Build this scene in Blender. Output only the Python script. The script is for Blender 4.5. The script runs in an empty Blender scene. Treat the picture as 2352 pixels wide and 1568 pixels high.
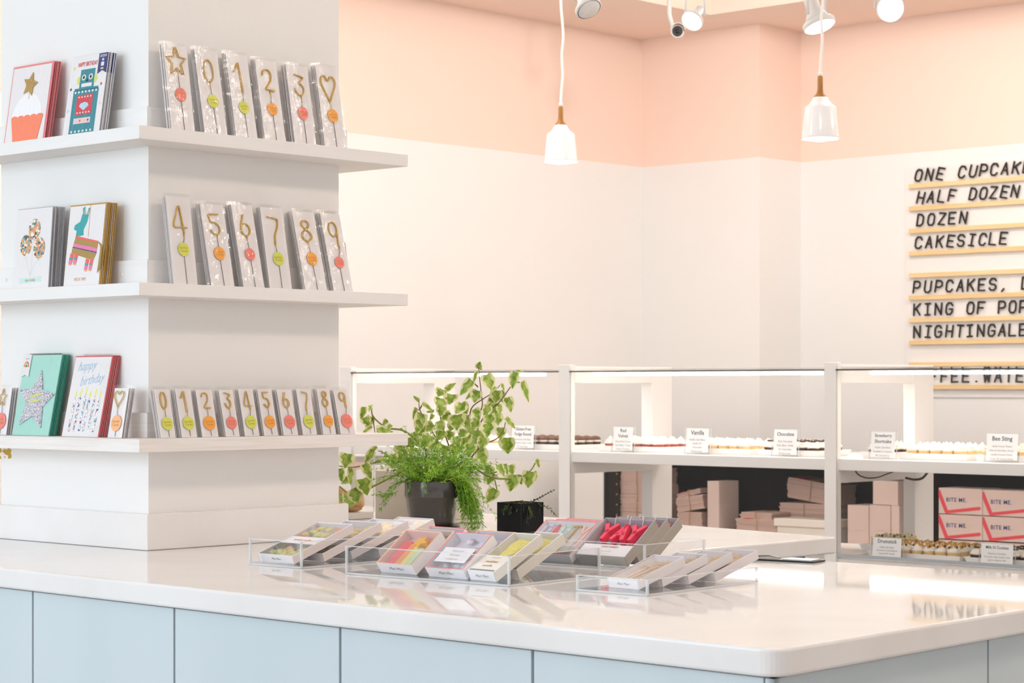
import bpy, bmesh, math, random
from mathutils import Matrix, Vector, Euler
rnd = random.Random(7)
sc = bpy.context.scene
col = sc.collection
# ---------------------------------------------------------------- camera
FPX, HOR, TH, ZC = 4950.0, 888.0, math.radians(42.75), 1.44
FW = Vector((math.cos(TH), math.sin(TH), 0)); RT = Vector((math.sin(TH), -math.cos(TH), 0)); UP = Vector((0, 0, 1))
CAM = Vector((0, 0, ZC))
cam_d = bpy.data.cameras.new('camera'); cam = bpy.data.objects.new('camera', cam_d); col.objects.link(cam)
cam.location = CAM; cam.rotation_euler = (math.pi/2, 0, TH - math.pi/2)
cam_d.sensor_width = 36; cam_d.lens = FPX/2352*36; cam_d.shift_y = (HOR-784)/2352
cam_d.clip_start = .05; cam_d.clip_end = 100
cam_d.dof.use_dof = True; cam_d.dof.focus_distance = 5.4; cam_d.dof.aperture_fstop = 13
sc.camera = cam
# ---------------------------------------------------------------- view, daylight, big lights
sc.view_settings.view_transform = 'Standard'; sc.view_settings.look = 'None'
sc.view_settings.gamma = 1; sc.view_settings.use_curve_mapping = False
sc.view_settings.exposure = 0.0
world = bpy.data.worlds.new('daylight'); sc.world = world; world.use_nodes = True
bg = world.node_tree.nodes['Background']; bg.inputs[0].default_value = (.95, .97, 1.0, 1); bg.inputs[1].default_value = 0.95
def area(name, loc, target, sx, sy, power, color):
    d = bpy.data.lights.new(name, 'AREA'); d.shape = 'RECTANGLE'; d.size = sx; d.size_y = sy; d.energy = power; d.color = color
    o = bpy.data.objects.new(name, d); col.objects.link(o); o.location = loc
    o.rotation_euler = (Vector(target)-Vector(loc)).to_track_quat('-Z', 'Y').to_euler(); return o
area('shopfront_daylight', (-2.6, 5.5, 2.2), (4, 4.6, 1.5), 5, 3, 195, (.68, .86, 1.0))
def lamp(x, y, z, power, color=(1, .97, .94), r=.13):
    d = bpy.data.lights.new('ceiling_lamp', 'POINT'); d.energy = power; d.color = color; d.shadow_soft_size = r
    o = bpy.data.objects.new('ceiling_lamp', d); col.objects.link(o); o.location = (x, y, z)
for x, y, p in ((10.9, 7.2, 75), (11.2, 5.2, 75), (11.0, 3.2, 60), (7.8, 8.6, 75), (5.6, 8.0, 50), (6.6, 4.4, 45), (4.6, 1.0, 78), (6.6, .6, 52), (2.2, .6, 30)):
    lamp(x, y, 4.25, p*.92, (1, .97, .94) if y > 1.5 else (1, .84, .70))

# ---------------------------------------------------------------- helpers
def ray(u, v): return FW + RT*((u-1176)/FPX) + UP*((HOR-v)/FPX)
def on(u, v, ax, val):
    r = ray(u, v); return CAM + r*((val-CAM[ax])/r[ax])
def at_x(u, v, x): return on(u, v, 0, x)
def at_y(u, v, y): return on(u, v, 1, y)
def at_z(u, v, z): return on(u, v, 2, z)
def at_w(u, v, w): return CAM + ray(u, v)*w

def lin(c):
    if isinstance(c, str):
        c = [int(c[i:i+2], 16)/255 for i in (0, 2, 4)]
    return [x/12.92 if x <= .04045 else ((x+.055)/1.055)**2.4 for x in c]
def setin(b, **k):
    for n, v in k.items():
        n = n.replace('_', ' ')
        if n in b.inputs: b.inputs[n].default_value = v
def mat(name, c, rough=.5, metal=0, spec=.5, emit=0, coat=0, sub=0, bump=0, bscale=40, alpha=1):
    m = bpy.data.materials.new(name); m.use_nodes = True
    b = m.node_tree.nodes['Principled BSDF']; l = lin(c)
    b.inputs['Base Color'].default_value = (*l, 1); b.inputs['Roughness'].default_value = rough
    b.inputs['Metallic'].default_value = metal; b.inputs['Specular IOR Level'].default_value = spec
    b.inputs['Coat Weight'].default_value = coat; b.inputs['Alpha'].default_value = alpha
    if emit:
        b.inputs['Emission Color'].default_value = (*l, 1); b.inputs['Emission Strength'].default_value = emit
    if bump:
        nt = m.node_tree; tc = nt.nodes.new('ShaderNodeTexCoord'); n = nt.nodes.new('ShaderNodeTexNoise'); n.inputs['Scale'].default_value = bscale
        bp = nt.nodes.new('ShaderNodeBump'); bp.inputs['Strength'].default_value = bump; bp.inputs['Distance'].default_value = .01
        nt.links.new(tc.outputs['Object'], n.inputs['Vector']); nt.links.new(n.outputs['Fac'], bp.inputs['Height']); nt.links.new(bp.outputs[0], b.inputs['Normal'])
    return m
def ramp_mat(name, tex, scale, stops, rough=.5, metal=0, interp='LINEAR', out='Fac', stretch=(1, 1, 1), bump=0, distort=0):
    """a procedural pattern: noise / voronoi / wave through a colour ramp, in object space"""
    m = bpy.data.materials.new(name); m.use_nodes = True; nt = m.node_tree; b = nt.nodes['Principled BSDF']
    b.inputs['Roughness'].default_value = rough; b.inputs['Metallic'].default_value = metal
    tc = nt.nodes.new('ShaderNodeTexCoord'); mp = nt.nodes.new('ShaderNodeMapping'); mp.inputs['Scale'].default_value = stretch
    t = nt.nodes.new({'noise': 'ShaderNodeTexNoise', 'voronoi': 'ShaderNodeTexVoronoi', 'wave': 'ShaderNodeTexWave'}[tex])
    t.inputs['Scale'].default_value = scale
    if tex == 'voronoi' and out == 'Fac': out = 'Distance'
    if tex == 'wave': t.inputs['Distortion'].default_value = distort
    r = nt.nodes.new('ShaderNodeValToRGB'); r.color_ramp.interpolation = interp
    while len(r.color_ramp.elements) < len(stops): r.color_ramp.elements.new(.5)
    for e, (p, c) in zip(r.color_ramp.elements, stops): e.position = p; e.color = (*lin(c), 1)
    nt.links.new(tc.outputs['Object'], mp.inputs['Vector']); nt.links.new(mp.outputs[0], t.inputs['Vector'])
    nt.links.new(t.outputs[out], r.inputs[0]); nt.links.new(r.outputs[0], b.inputs['Base Color'])
    if bump:
        bp = nt.nodes.new('ShaderNodeBump'); bp.inputs['Strength'].default_value = bump; bp.inputs['Distance'].default_value = .002
        nt.links.new(t.outputs[out], bp.inputs['Height']); nt.links.new(bp.outputs[0], b.inputs['Normal'])
    return m
def clear_mat(name, tint, haze=.04, ior=1.45, rough=.02, crinkle=0, cscale=60):
    """thin clear sheet: transparent with a fresnel reflection and a little haze"""
    m = bpy.data.materials.new(name); m.use_nodes = True; nt = m.node_tree; nt.nodes.clear()
    o = nt.nodes.new('ShaderNodeOutputMaterial'); tr = nt.nodes.new('ShaderNodeBsdfTransparent'); tr.inputs[0].default_value = (*lin(tint), 1)
    gl = nt.nodes.new('ShaderNodeBsdfGlossy'); gl.inputs['Roughness'].default_value = rough
    df = nt.nodes.new('ShaderNodeBsdfDiffuse'); df.inputs[0].default_value = (.95, .95, .95, 1)
    lw = nt.nodes.new('ShaderNodeLayerWeight'); lw.inputs['Blend'].default_value = .5
    pw = nt.nodes.new('ShaderNodeMath'); pw.operation = 'POWER'; pw.inputs[1].default_value = 5; nt.links.new(lw.outputs['Facing'], pw.inputs[0])
    f0 = ((ior-1)/(ior+1))**2; fr = nt.nodes.new('ShaderNodeMath'); fr.operation = 'MULTIPLY_ADD'; fr.inputs[1].default_value = 1-f0; fr.inputs[2].default_value = f0; nt.links.new(pw.outputs[0], fr.inputs[0])
    m1 = nt.nodes.new('ShaderNodeMixShader'); m2 = nt.nodes.new('ShaderNodeMixShader'); m2.inputs[0].default_value = haze
    nt.links.new(fr.outputs[0], m1.inputs[0]); nt.links.new(tr.outputs[0], m1.inputs[1]); nt.links.new(gl.outputs[0], m1.inputs[2])
    nt.links.new(m1.outputs[0], m2.inputs[1]); nt.links.new(df.outputs[0], m2.inputs[2]); nt.links.new(m2.outputs[0], o.inputs[0])
    if crinkle:
        tc = nt.nodes.new('ShaderNodeTexCoord'); mp = nt.nodes.new('ShaderNodeMapping'); mp.inputs['Scale'].default_value = (1, 1, .35)
        n = nt.nodes.new('ShaderNodeTexNoise'); n.inputs['Scale'].default_value = cscale
        bp = nt.nodes.new('ShaderNodeBump'); bp.inputs['Strength'].default_value = crinkle; bp.inputs['Distance'].default_value = .01
        nt.links.new(tc.outputs['Object'], mp.inputs['Vector']); nt.links.new(mp.outputs[0], n.inputs['Vector'])
        nt.links.new(n.outputs['Fac'], bp.inputs['Height']); nt.links.new(bp.outputs[0], gl.inputs['Normal']); nt.links.new(bp.outputs[0], lw.inputs['Normal'])
    return m

_tc = {}
def text_geo(body, size, shear=0, bold=0, align='CENTER', space=1):
    k = (body, shear, bold, align, space)
    if k not in _tc:
        cu = bpy.data.curves.new('t', 'FONT'); cu.body = body; cu.size = 1; cu.shear = shear; cu.offset = bold; cu.align_x = align; cu.align_y = 'CENTER'
        cu.space_character = space; cu.resolution_u = 2; cu.space_line = .9
        o = bpy.data.objects.new('t', cu); col.objects.link(o)
        dg = bpy.context.evaluated_depsgraph_get(); dg.update()
        me = bpy.data.meshes.new_from_object(o.evaluated_get(dg))
        vs = [tuple(v.co) for v in me.vertices]; fs = [tuple(p.vertices) for p in me.polygons]
        bpy.data.objects.remove(o); bpy.data.curves.remove(cu); bpy.data.meshes.remove(me)
        _tc[k] = (vs, fs)
    vs, fs = _tc[k]
    return [(x*size, y*size) for x, y, z in vs], fs
def cr(pts, n=6, closed=False):
    """Catmull-Rom through points"""
    P = [Vector(p) for p in pts]; out = []; N = len(P); segs = N if closed else N-1
    for i in range(segs):
        if closed: a, b, c, d = P[(i-1) % N], P[i], P[(i+1) % N], P[(i+2) % N]
        else: a, b, c, d = P[max(i-1, 0)], P[i], P[i+1], P[min(i+2, N-1)]
        for k in range(n):
            t = k/n
            out.append(.5*((2*b)+(c-a)*t+(2*a-5*b+4*c-d)*t*t+(3*b-a-3*c+d)*t**3))
    out.append(P[0].copy() if closed else P[-1].copy())
    return out

class MB:
    def __init__(s): s.v = []; s.f = []; s.m = []; s.s = []
    def add(s, vs, fs, m=0, smooth=False, M=None):
        b = len(s.v)
        for p in vs:
            p = Vector(p); s.v.append(M @ p if M else p)
        for f in fs: s.f.append([b+i for i in f]); s.m.append(m); s.s.append(smooth)
        return s
    def box(s, x0, x1, y0, y1, z0, z1, m=0, M=None):
        vs = [(x, y, z) for x in (x0, x1) for y in (y0, y1) for z in (z0, z1)]
        return s.add(vs, [(0, 1, 3, 2), (4, 6, 7, 5), (0, 4, 5, 1), (2, 3, 7, 6), (0, 2, 6, 4), (1, 5, 7, 3)], m, False, M)
    def prism(s, pts, y0, y1, m=0, M=None):
        """outline in x,z pushed from y0 to y1"""
        n = len(pts); vs = [(p[0], y0, p[1]) for p in pts]+[(p[0], y1, p[1]) for p in pts]
        fs = [tuple(range(n)), tuple(range(2*n-1, n-1, -1))]+[(i, i+n, (i+1) % n+n, (i+1) % n) for i in range(n)]
        return s.add(vs, fs, m, False, M)
    def slab(s, pts, z0, z1, m=0, M=None):
        R = Matrix.Rotation(0, 4, 'X'); n = len(pts)
        vs = [(p[0], p[1], z0) for p in pts]+[(p[0], p[1], z1) for p in pts]
        fs = [tuple(range(n-1, -1, -1)), tuple(range(n, 2*n))]+[(i, (i+1) % n, (i+1) % n+n, i+n) for i in range(n)]
        return s.add(vs, fs, m, False, M)
    def disc(s, cx, cz, rx, rz, y0, y1, m=0, n=24, M=None, tilt=0):
        c, sn = math.cos(tilt), math.sin(tilt)
        return s.prism([(cx+rx*math.cos(a)*c-rz*math.sin(a)*sn, cz+rx*math.cos(a)*sn+rz*math.sin(a)*c) for a in [i*2*math.pi/n for i in range(n)]], y0, y1, m, M)
    def text(s, body, size, x, z, y, m=0, shear=0, bold=0, align='CENTER', rot=0, sx=1, M=None, space=1):
        vs, fs = text_geo(body, size, shear, bold, align, space); c, sn = math.cos(rot), math.sin(rot)
        return s.add([(x+(a*sx*c-b*sn), y, z+(a*sx*sn+b*c)) for a, b in vs], fs, m, False, M)
    def tube(s, pts, r, n=8, m=0, r2=None, M=None, closed=False):
        P = [Vector(p) for p in pts]
        if closed and (P[0]-P[-1]).length < 1e-7: P.pop()
        N = len(P); rings = []; prev = None
        for i, p in enumerate(P):
            if closed: t = P[(i+1) % N]-P[i-1]
            else: t = P[min(i+1, N-1)]-P[max(i-1, 0)]
            if t.length < 1e-9: t = Vector((0, 0, 1))
            t.normalize()
            if prev is None: a = t.orthogonal().normalized()
            else:
                a = prev-t*prev.dot(t)
                a = a.normalized() if a.length > 1e-6 else t.orthogonal().normalized()
            prev = a; b = t.cross(a); rr = r if r2 is None else r+(r2-r)*i/max(N-1, 1)
            rings.append([p+(a*math.cos(k*2*math.pi/n)+b*math.sin(k*2*math.pi/n))*rr for k in range(n)])
        vs = [q for g in rings for q in g]; fs = []
        for i in range(N if closed else N-1):
            j = (i+1) % N
            for k in range(n): fs.append((i*n+k, i*n+(k+1) % n, j*n+(k+1) % n, j*n+k))
        if not closed: fs += [tuple(range(n-1, -1, -1)), tuple((N-1)*n+k for k in range(n))]
        return s.add(vs, fs, m, True, M)
    def lathe(s, prof, n=24, m=0, c=(0, 0, 0), M=None, smooth=True, cap0=True, cap1=True, wob=None):
        vs = []; fs = []
        for (r, z) in prof:
            for k in range(n):
                a = k*2*math.pi/n; q = r*(1+(wob(a, z) if wob else 0)); vs.append((c[0]+q*math.cos(a), c[1]+q*math.sin(a), c[2]+z))
        for i in range(len(prof)-1):
            for k in range(n): fs.append((i*n+k, i*n+(k+1) % n, (i+1)*n+(k+1) % n, (i+1)*n+k))
        if cap0: fs.append(tuple(range(n-1, -1, -1)))
        if cap1: fs.append(tuple((len(prof)-1)*n+k for k in range(n)))
        return s.add(vs, fs, m, smooth, M)
    def blob(s, c, r, m=0, sq=(1, 1, 1), rough=.2, sub=1):
        bm = bmesh.new(); bmesh.ops.create_icosphere(bm, subdivisions=sub, radius=1)
        vs = []
        for v in bm.verts:
            k = r*(1+rnd.uniform(-rough, rough)); vs.append((c[0]+v.co.x*k*sq[0], c[1]+v.co.y*k*sq[1], c[2]+v.co.z*k*sq[2]))
        fs = [tuple(v.index for v in f.verts) for f in bm.faces]; bm.free()
        return s.add(vs, fs, m, True)
    def build(s, name, mats, parent=None, bevel=0, M=None, segs=2):
        me = bpy.data.meshes.new(name); me.from_pydata(s.v, [], s.f)
        if not isinstance(mats, (list, tuple)): mats = [mats]
        for m in mats: me.materials.append(m)
        me.polygons.foreach_set('material_index', s.m); me.polygons.foreach_set('use_smooth', s.s)
        bm = bmesh.new(); bm.from_mesh(me); bmesh.ops.recalc_face_normals(bm, faces=bm.faces); bm.to_mesh(me); bm.free(); me.update()
        o = bpy.data.objects.new(name, me); col.objects.link(o)
        if parent: o.parent = parent
        if M: o.matrix_world = M
        if bevel:
            b = o.modifiers.new('bevel', 'BEVEL'); b.width = bevel; b.segments = segs; b.limit_method = 'ANGLE'; b.angle_limit = math.radians(40)
        return o
def tag(o, label=None, cat=None, group=None, kind=None):
    if label: o['label'] = label
    if cat: o['category'] = cat
    if group: o['group'] = group
    if kind: o['kind'] = kind
    return o
def thing(name, label, cat, M=None, group=None):
    o = bpy.data.objects.new(name, None); o.empty_display_size = .05; col.objects.link(o)
    if M is not None: o.matrix_world = M if isinstance(M, Matrix) else Matrix.Translation(M)
    return tag(o, label, cat, group)
KIDS = {}
def copy_tree(o, M=None, label=None, group=None, parent=None):
    c = o.copy(); col.objects.link(c)
    if parent: c.parent = parent
    for ch in [x for x in o.children]: copy_tree(ch, parent=c)
    if M is not None: c.matrix_world = M
    if label: c['label'] = label
    if group: c['group'] = group
    return c
def struct(mb, name, mats, **k): return tag(mb.build(name, mats, **k), kind='structure')
ORD = ['first', 'second', 'third', 'fourth', 'fifth', 'sixth', 'seventh', 'eighth', 'ninth', 'tenth', 'eleventh', 'twelfth']
def star2(cx, cz, R, r=None, rot=math.pi/2, n=5):
    r = r or R*.45
    return [(cx+(R if i % 2 == 0 else r)*math.cos(rot+i*math.pi/n), cz+(R if i % 2 == 0 else r)*math.sin(rot+i*math.pi/n)) for i in range(2*n)]

# ---------------------------------------------------------------- materials
WHITE = mat('white_paint', 'F1ECE7', .55); WHITE2 = mat('white_wall_paint', 'F4F0EC', .7, bump=.05, bscale=60)
PEACH = mat('peach_wall_paint', 'F9DECE', .75)
FLOOR = ramp_mat('pale_floor', 'noise', 3, [(.3, '978E85'), (.7, 'A89F96')], .45)
QUARTZ = mat('white_quartz', 'F2EBE6', .03, spec=.33)
def add_cloud(m, a, b, s):
    nt = m.node_tree; bs = nt.nodes['Principled BSDF']; n = nt.nodes.new('ShaderNodeTexNoise'); n.inputs['Scale'].default_value = s; n.inputs['Detail'].default_value = 6
    tc = nt.nodes.new('ShaderNodeTexCoord'); r = nt.nodes.new('ShaderNodeValToRGB'); r.color_ramp.elements[0].color = (*lin(a), 1); r.color_ramp.elements[1].color = (*lin(b), 1)
    r.color_ramp.elements[0].position = .35; r.color_ramp.elements[1].position = .6
    nt.links.new(tc.outputs['Object'], n.inputs['Vector']); nt.links.new(n.outputs['Fac'], r.inputs[0]); nt.links.new(r.outputs[0], bs.inputs['Base Color'])
add_cloud(QUARTZ, 'EFE9E5', 'F5F0ED', 3)
BLUE = ramp_mat('pale_blue_panel', 'noise', 3, [(.3, 'CED8DB'), (.7, 'D5DEE1')], .5, stretch=(1, 1, .2))
BLUED = mat('panel_gap_blue', '6F8A98', .7)
SHELFW = ramp_mat('whitewashed_shelf', 'noise', 9, [(.3, 'F1ECE8'), (.75, 'F4F0ED')], .6, stretch=(.6, .6, 5))
GRAIN = ramp_mat('whitewashed_wood', 'noise', 9, [(.3, 'E9DFD8'), (.6, 'F2EBE6'), (.8, 'EFE6E0')], .6, stretch=(.5, .5, 9))
DARKHOLE = mat('dark_nail_hole', '5A4630', .8)
CARD = mat('white_card', 'F1EBEA', .6); CARDP = mat('pale_lilac_card_edge', 'D9D6EA', .6)
GOLD = mat('gold_sparkler', 'E4BE70', .45, .4, bump=.5, bscale=500); STEM = mat('steel_wire', '7A6A5C', .4, .8)
LIME = mat('lime_sticker', 'D9E05A', .6); ORANGE = mat('orange_sticker', 'FBA941', .6); CORAL = mat('coral_sticker', 'F8857A', .6); PEACHS = mat('peach_sticker', 'FFBE87', .6)
GOLDT = mat('gold_foil_print', 'C98A2B', .4, .3)
SLEEVE = clear_mat('clear_sleeve', 'FFFFFF', .012, 1.36, .07, .45, 60)
ACRYL = clear_mat('clear_acrylic', 'FFFFFF', .012, 1.4, .01); ACEDGE = clear_mat('acrylic_edge', 'FAFCFD', .45, 1.45, .05)
GLASS = clear_mat('case_glass', 'FFFFFF', .006, 1.25, .01); LID = clear_mat('clear_lid', 'FFFFFF', .03, 1.4, .03)
BLACK = mat('black_plastic', '16130F', .35); BLACKL = mat('black_letter', '17120F', .45)
WOOD = ramp_mat('pale_wood', 'noise', 4, [(.3, 'E9C48B'), (.7, 'F2D6A4')], .5, stretch=(4, .4, 6)); WOODP = ramp_mat('turned_wood', 'noise', 20, [(.3, '9A6420'), (.7, 'B98238')], .45, stretch=(1, 1, .3))
LED = mat('led_strip', 'FFFDF8', .5, emit=26); BULB = mat('lit_bulb', 'FFFAF2', .5, emit=12); SPOTL = mat('lit_spot_lens', 'FFF6EA', .5, emit=8)
SHADE = mat('white_glass_shade', 'F7F3F1', .12, coat=.3); CORD = mat('white_cord', 'F6F0EA', .6); LAMPW = mat('white_lamp_metal', 'D9D3CE', .4); LAMPG = mat('grey_lamp_part', 'A7A09B', .4)
CREAM = mat('cream_board', 'EFE6DA', .6); PEN = mat('grey_print', '6B6560', .7); INK = mat('black_print', '1A1816', .7)
RED = mat('red_print', 'D8434F', .6); TEAL = mat('teal_print', '2B8C97', .6); NAVY = mat('navy_print', '2E3478', .6); LIMEP = mat('lime_print', 'DCE36A', .6); SKY = mat('light_blue_print', 'B9DCEB', .6); PINKP = mat('pink_print', 'F0CFCB', .6)
ORNG = mat('coral_print', 'FF8A66', .6); MINT = mat('mint_envelope', 'AEE2D3', .5); MINTD = mat('dark_mint_edge', '2F9A80', .5); MINTP = mat('mint_print', 'CFE9E2', .6); PINKENV = mat('coral_envelope', 'F08A8C', .6); REDENV = mat('red_envelope', 'DB5A5E', .6)
KRAFT = mat('gold_envelope', 'C79A44', .4, .4); SILVER = mat('silver_envelope', 'B9B9C0', .35, .5); HOTP = mat('hot_pink_print', 'F07FB0', .6); YELLOW = mat('yellow_print', 'F5EE6A', .6)
GLITG = ramp_mat('gold_glitter', 'voronoi', 700, [(.1, 'FBEFC0'), (.35, 'D6AE58'), (.8, '94702C')], .4, .3)
def color_voronoi(name, scale, stops, rough=.4, metal=0):
    m = ramp_mat(name, 'voronoi', scale, stops, rough, metal, 'CONSTANT', 'Color')
    return m
GLITS = color_voronoi('silver_glitter', 420, [(0, '6E6A8A'), (.25, 'E8E6EA'), (.45, 'C7A6C9'), (.6, 'FFFFFF'), (.75, '8FC0C4'), (.85, 'D8D4D0')], .3, .3)
CONF = color_voronoi('confetti_print', 150, [(0, '2F5560'), (.22, 'F2A45E'), (.4, 'E98B8F'), (.52, 'FBF3E4'), (.65, '5FA39F'), (.8, 'C9B27A')])
CONF2 = color_voronoi('confetti_candle_print', 230, [(0, 'F7F2F2'), (.42, '6B7FB5'), (.52, 'F4B6B0'), (.62, 'F7F2F2'), (.75, '7FBBC0'), (.84, '5A4A78')])
GOLDW = ramp_mat('gold_fringe', 'wave', 260, [(.2, '9A7A35'), (.6, 'C4A45C')], .5, .3, distort=4)
# ================================================================ the room
XC, YL = 12.874, 10.535            # far wall face (right of the corner), left wall face
XS, YJ = 13.398, 9.42              # stepped-back wall with the letter board
ZS, ZT = 4.11, 4.5                 # soffit and raised ceiling
ZP = 3.13                          # top of the white wall, peach above
def wall(name, x0, x1, y0, y1):
    m = MB(); m.box(x0, x1, y0, y1, 0, ZP, 0); m.box(x0, x1, y0, y1, ZP, ZT+.1, 1); return struct(m, name, [WHITE2, PEACH])
wall('wall_left', -3.2, XC+.12, YL, YL+.12)
wall('wall_far', XC, XC+.12, YJ, YL)
wall('wall_jog', XC+.12, XS, YJ, YJ+.12).name = 'wall_return'
wall('wall_back', XS, XS+.12, -6.2, YJ)
m = MB(); m.box(-3.2, XS+.12, -6.2, YL+.12, -.1, 0); struct(m, 'floor', FLOOR)
m = MB(); XT, YT = 12.333, 9.459
m.box(-3.2, XT, -6.2, YT, ZT, ZT+.1, 1); m.box(XT, XS, -6.2, YT, ZS, ZT+.1); m.box(-3.2, XS, YT, YL, ZS, ZT+.1)
struct(m, 'ceiling', [PEACH, WHITE2])
# ---- column with its quartz upstand
X0 = 3.60; Y0 = at_x(341, 1000, X0).y; X1 = at_y(778, 1100, Y0).x; YB = at_x(3, 900, X0).y
m = MB(); m.box(X0, X1, Y0, YB, 1.0005, ZT); struct(m, 'wall_column', WHITE2)
m = MB(); m.slab([(X0-.02, YB), (X0-.02, Y0-.02), (X1+.022, Y0-.02), (X1+.022, YB), (X1, YB), (X1, Y0), (X0, Y0), (X0, YB)], 1.0005, 1.098); struct(m, 'trim_1', QUARTZ, bevel=.003)
# gold foil lettering low on the column, mostly out of the frame
m = MB()
for pts in ([(5, 1036), (9, 1031), (16, 1033), (19, 1028), (26, 1033), (24, 1040), (26, 1046), (25, 1052), (18, 1053), (19, 1046), (12, 1043)], [(-8, 1030), (2, 1029), (4, 1036), (-1, 1042), (-8, 1040)], [(-6, 1048), (1, 1046), (3, 1053), (-6, 1054)], [(10, 1048), (12, 1047), (12, 1051), (10, 1052)]):
    P = [at_x(u, v, X0-.0006) for u, v in pts]
    n = len(P); m.add(P+[p+Vector((.0005, 0, 0)) for p in P], [tuple(range(n)), tuple(range(2*n-1, n-1, -1))]+[(i, (i+1) % n, (i+1) % n+n, i+n) for i in range(n)])
tag(m.build('foil_lettering', mat('gold_foil', 'C9A53E', .35, .6)), 'worn gold foil lettering on the white column below the lowest shelf', 'lettering')

# ---- picture-ledge shelves round the column
SX = 3.47; SY = at_x(320, 1000, SX).y; SXR = 4.452; RY = Y0-.018; RX = X0-.018
SHZ = [(2.088, 2.123), (1.679, 1.713), (1.268, 1.303)]
names = ['highest', 'middle', 'lowest']
for k, (za, zb) in enumerate(SHZ):
    mt = GRAIN if k == 2 else SHELFW
    t = thing('wall_shelf', f'{names[k]} white picture-ledge shelf on the left face of the column', 'shelf', None, 'shelves on the left face of the column')
    m = MB(); m.slab([(SX, SY), (X0, Y0), (X0, 5.66), (SX, 5.66)], za, zb); m.build('board', mt, t, bevel=.0012)
    rz = at_x(337, [243, 595, 948][k], RX).z
    m = MB(); m.slab([(RX, RY), (X0, Y0), (X0, 5.66), (RX, 5.66)], zb, rz); m.build('back_rail', mt, t, bevel=.001)
    for (u, v) in [[(280, 273)], [(280, 631), (14, 643)], []][k]:
        p = at_x(u, v, RX); m = MB(); m.lathe([(.0055, 0), (.005, .0015), (.002, .002)], 14, M=Matrix.Translation(p) @ Matrix.Rotation(-math.pi/2, 4, 'Y')); m.build('screw_cap', WHITE, t)
    t = thing('wall_shelf', f'{names[k]} white picture-ledge shelf running along the right face of the column and past its edge', 'shelf', None, 'shelves on the right face of the column')
    m = MB(); m.slab([(SX, SY), (SXR, SY), (SXR, YB-.05), (X1, YB-.05), (X1, Y0), (X0, Y0)], za, zb); m.build('board', mt, t, bevel=.0012)
    m = MB(); m.slab([(RX, RY), (X1+.018, RY), (X1+.018, YB-.05), (X1, YB-.05), (X1, Y0), (X0, Y0)], zb, rz-.002); m.build('back_rail', mt, t, bevel=.001)

# ================================================================ counter
A = at_z(1785, 1492, 1.0); L = at_z(0, 1303, 1.0); R = at_z(2352, 1399, 1.0)
dl = (L-A).normalized(); dr = (R-A).normalized()
XB, BY = 4.535, 3.592
Lf = A+dl*((6.6-A.y)/dl.y); Rf = A+dr*((XB-A.x)/dr.x)
rr = .045; arc = []
c0 = A+dl*rr+dr*rr
for i in range(9):
    a = i/8*math.pi/2; arc.append(c0-dr*rr*math.cos(a)-dl*rr*math.sin(a))
poly = [Lf]+arc+[Rf, Vector((XB, BY, 0)), Vector((5.285, BY, 0)), Vector((5.42, 4.28, 0)), Vector((5.5, 6.6, 0))]
m = MB(); m.slab([(p.x, p.y) for p in poly], .951, 1.0)
tag(m.build('countertop', QUARTZ, bevel=.006, segs=3), 'long white polished quartz worktop with a rounded corner on the blue counter', 'countertop')
base = thing('service_counter', 'counter clad in pale blue panels under the white quartz worktop', 'counter', (A.x, A.y, 0))
def base_part(m, name, mt, **k):
    o = m.build(name, mt, **k); o.parent = base; o.matrix_parent_inverse = Matrix.Translation((-A.x, -A.y, 0)); return o
ins = .022
I0 = A+dl*ins+dr*ins
def along(u0, o, d):   # distance along the counter side where the pixel column u crosses it at mid height
    n = Vector((-d.y, d.x, 0)); r = ray(u0, 1500); t = (o-CAM).dot(n)/r.dot(n); return (CAM+r*t-o).dot(d)
# dark carcass behind the gaps
inn = I0+dl*.02+dr*.02
m = MB(); pp = [inn, inn+dr*1.5, Vector((XB-.05, BY+.05, 0)), Vector((5.2, BY+.05, 0)), Vector((5.35, 6.5, 0)), inn+dl*4.3]
m.slab([(p.x, p.y) for p in pp], 0, .9505); base_part(m, 'carcass', BLUED)
def panel(o, d, nrm, s0, s1):
    m = MB(); a = o+d*s0; b = o+d*s1; m.slab([(q.x, q.y) for q in (a, b, b+nrm*.019, a+nrm*.019)], .05, .947); base_part(m, 'panel', BLUE, bevel=.0012)
gl = [along(u, I0, dl) for u in (1757, 1223, 781, 400, 75)]; g = .0035
panel(I0, dl, dr, .0, gl[0]-g)
for a, b in zip(gl, gl[1:]+[gl[-1]+.42]): panel(I0, dl, dr, a+g, b-g)
gr = [along(2270, I0, dr)]
panel(I0, dr, dl, .0, gr[0]-g); panel(I0, dr, dl, gr[0]+g, gr[0]+.85)

# little steel and black tray lying on the back edge of the worktop
t = thing('card_tray', 'small black and steel tray on the far edge of the worktop', 'tray', Matrix.Translation((4.475, 3.20, 1.0005)) @ Matrix.Rotation(math.radians(8), 4, 'Z'))
m = MB(); m.box(-.035, .035, -.10, .12, 0, .004); m.build('base', BLACK, t, bevel=.001)
m = MB(); m.box(-.03, .02, -.095, -.01, .004, .007); m.tube([(-.02, .0, .008), (.02, .05, .009), (-.01, .09, .008)], .0025, 6); m.build('clip', mat('brushed_steel', 'C9C6C3', .3, .9), t)

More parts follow.
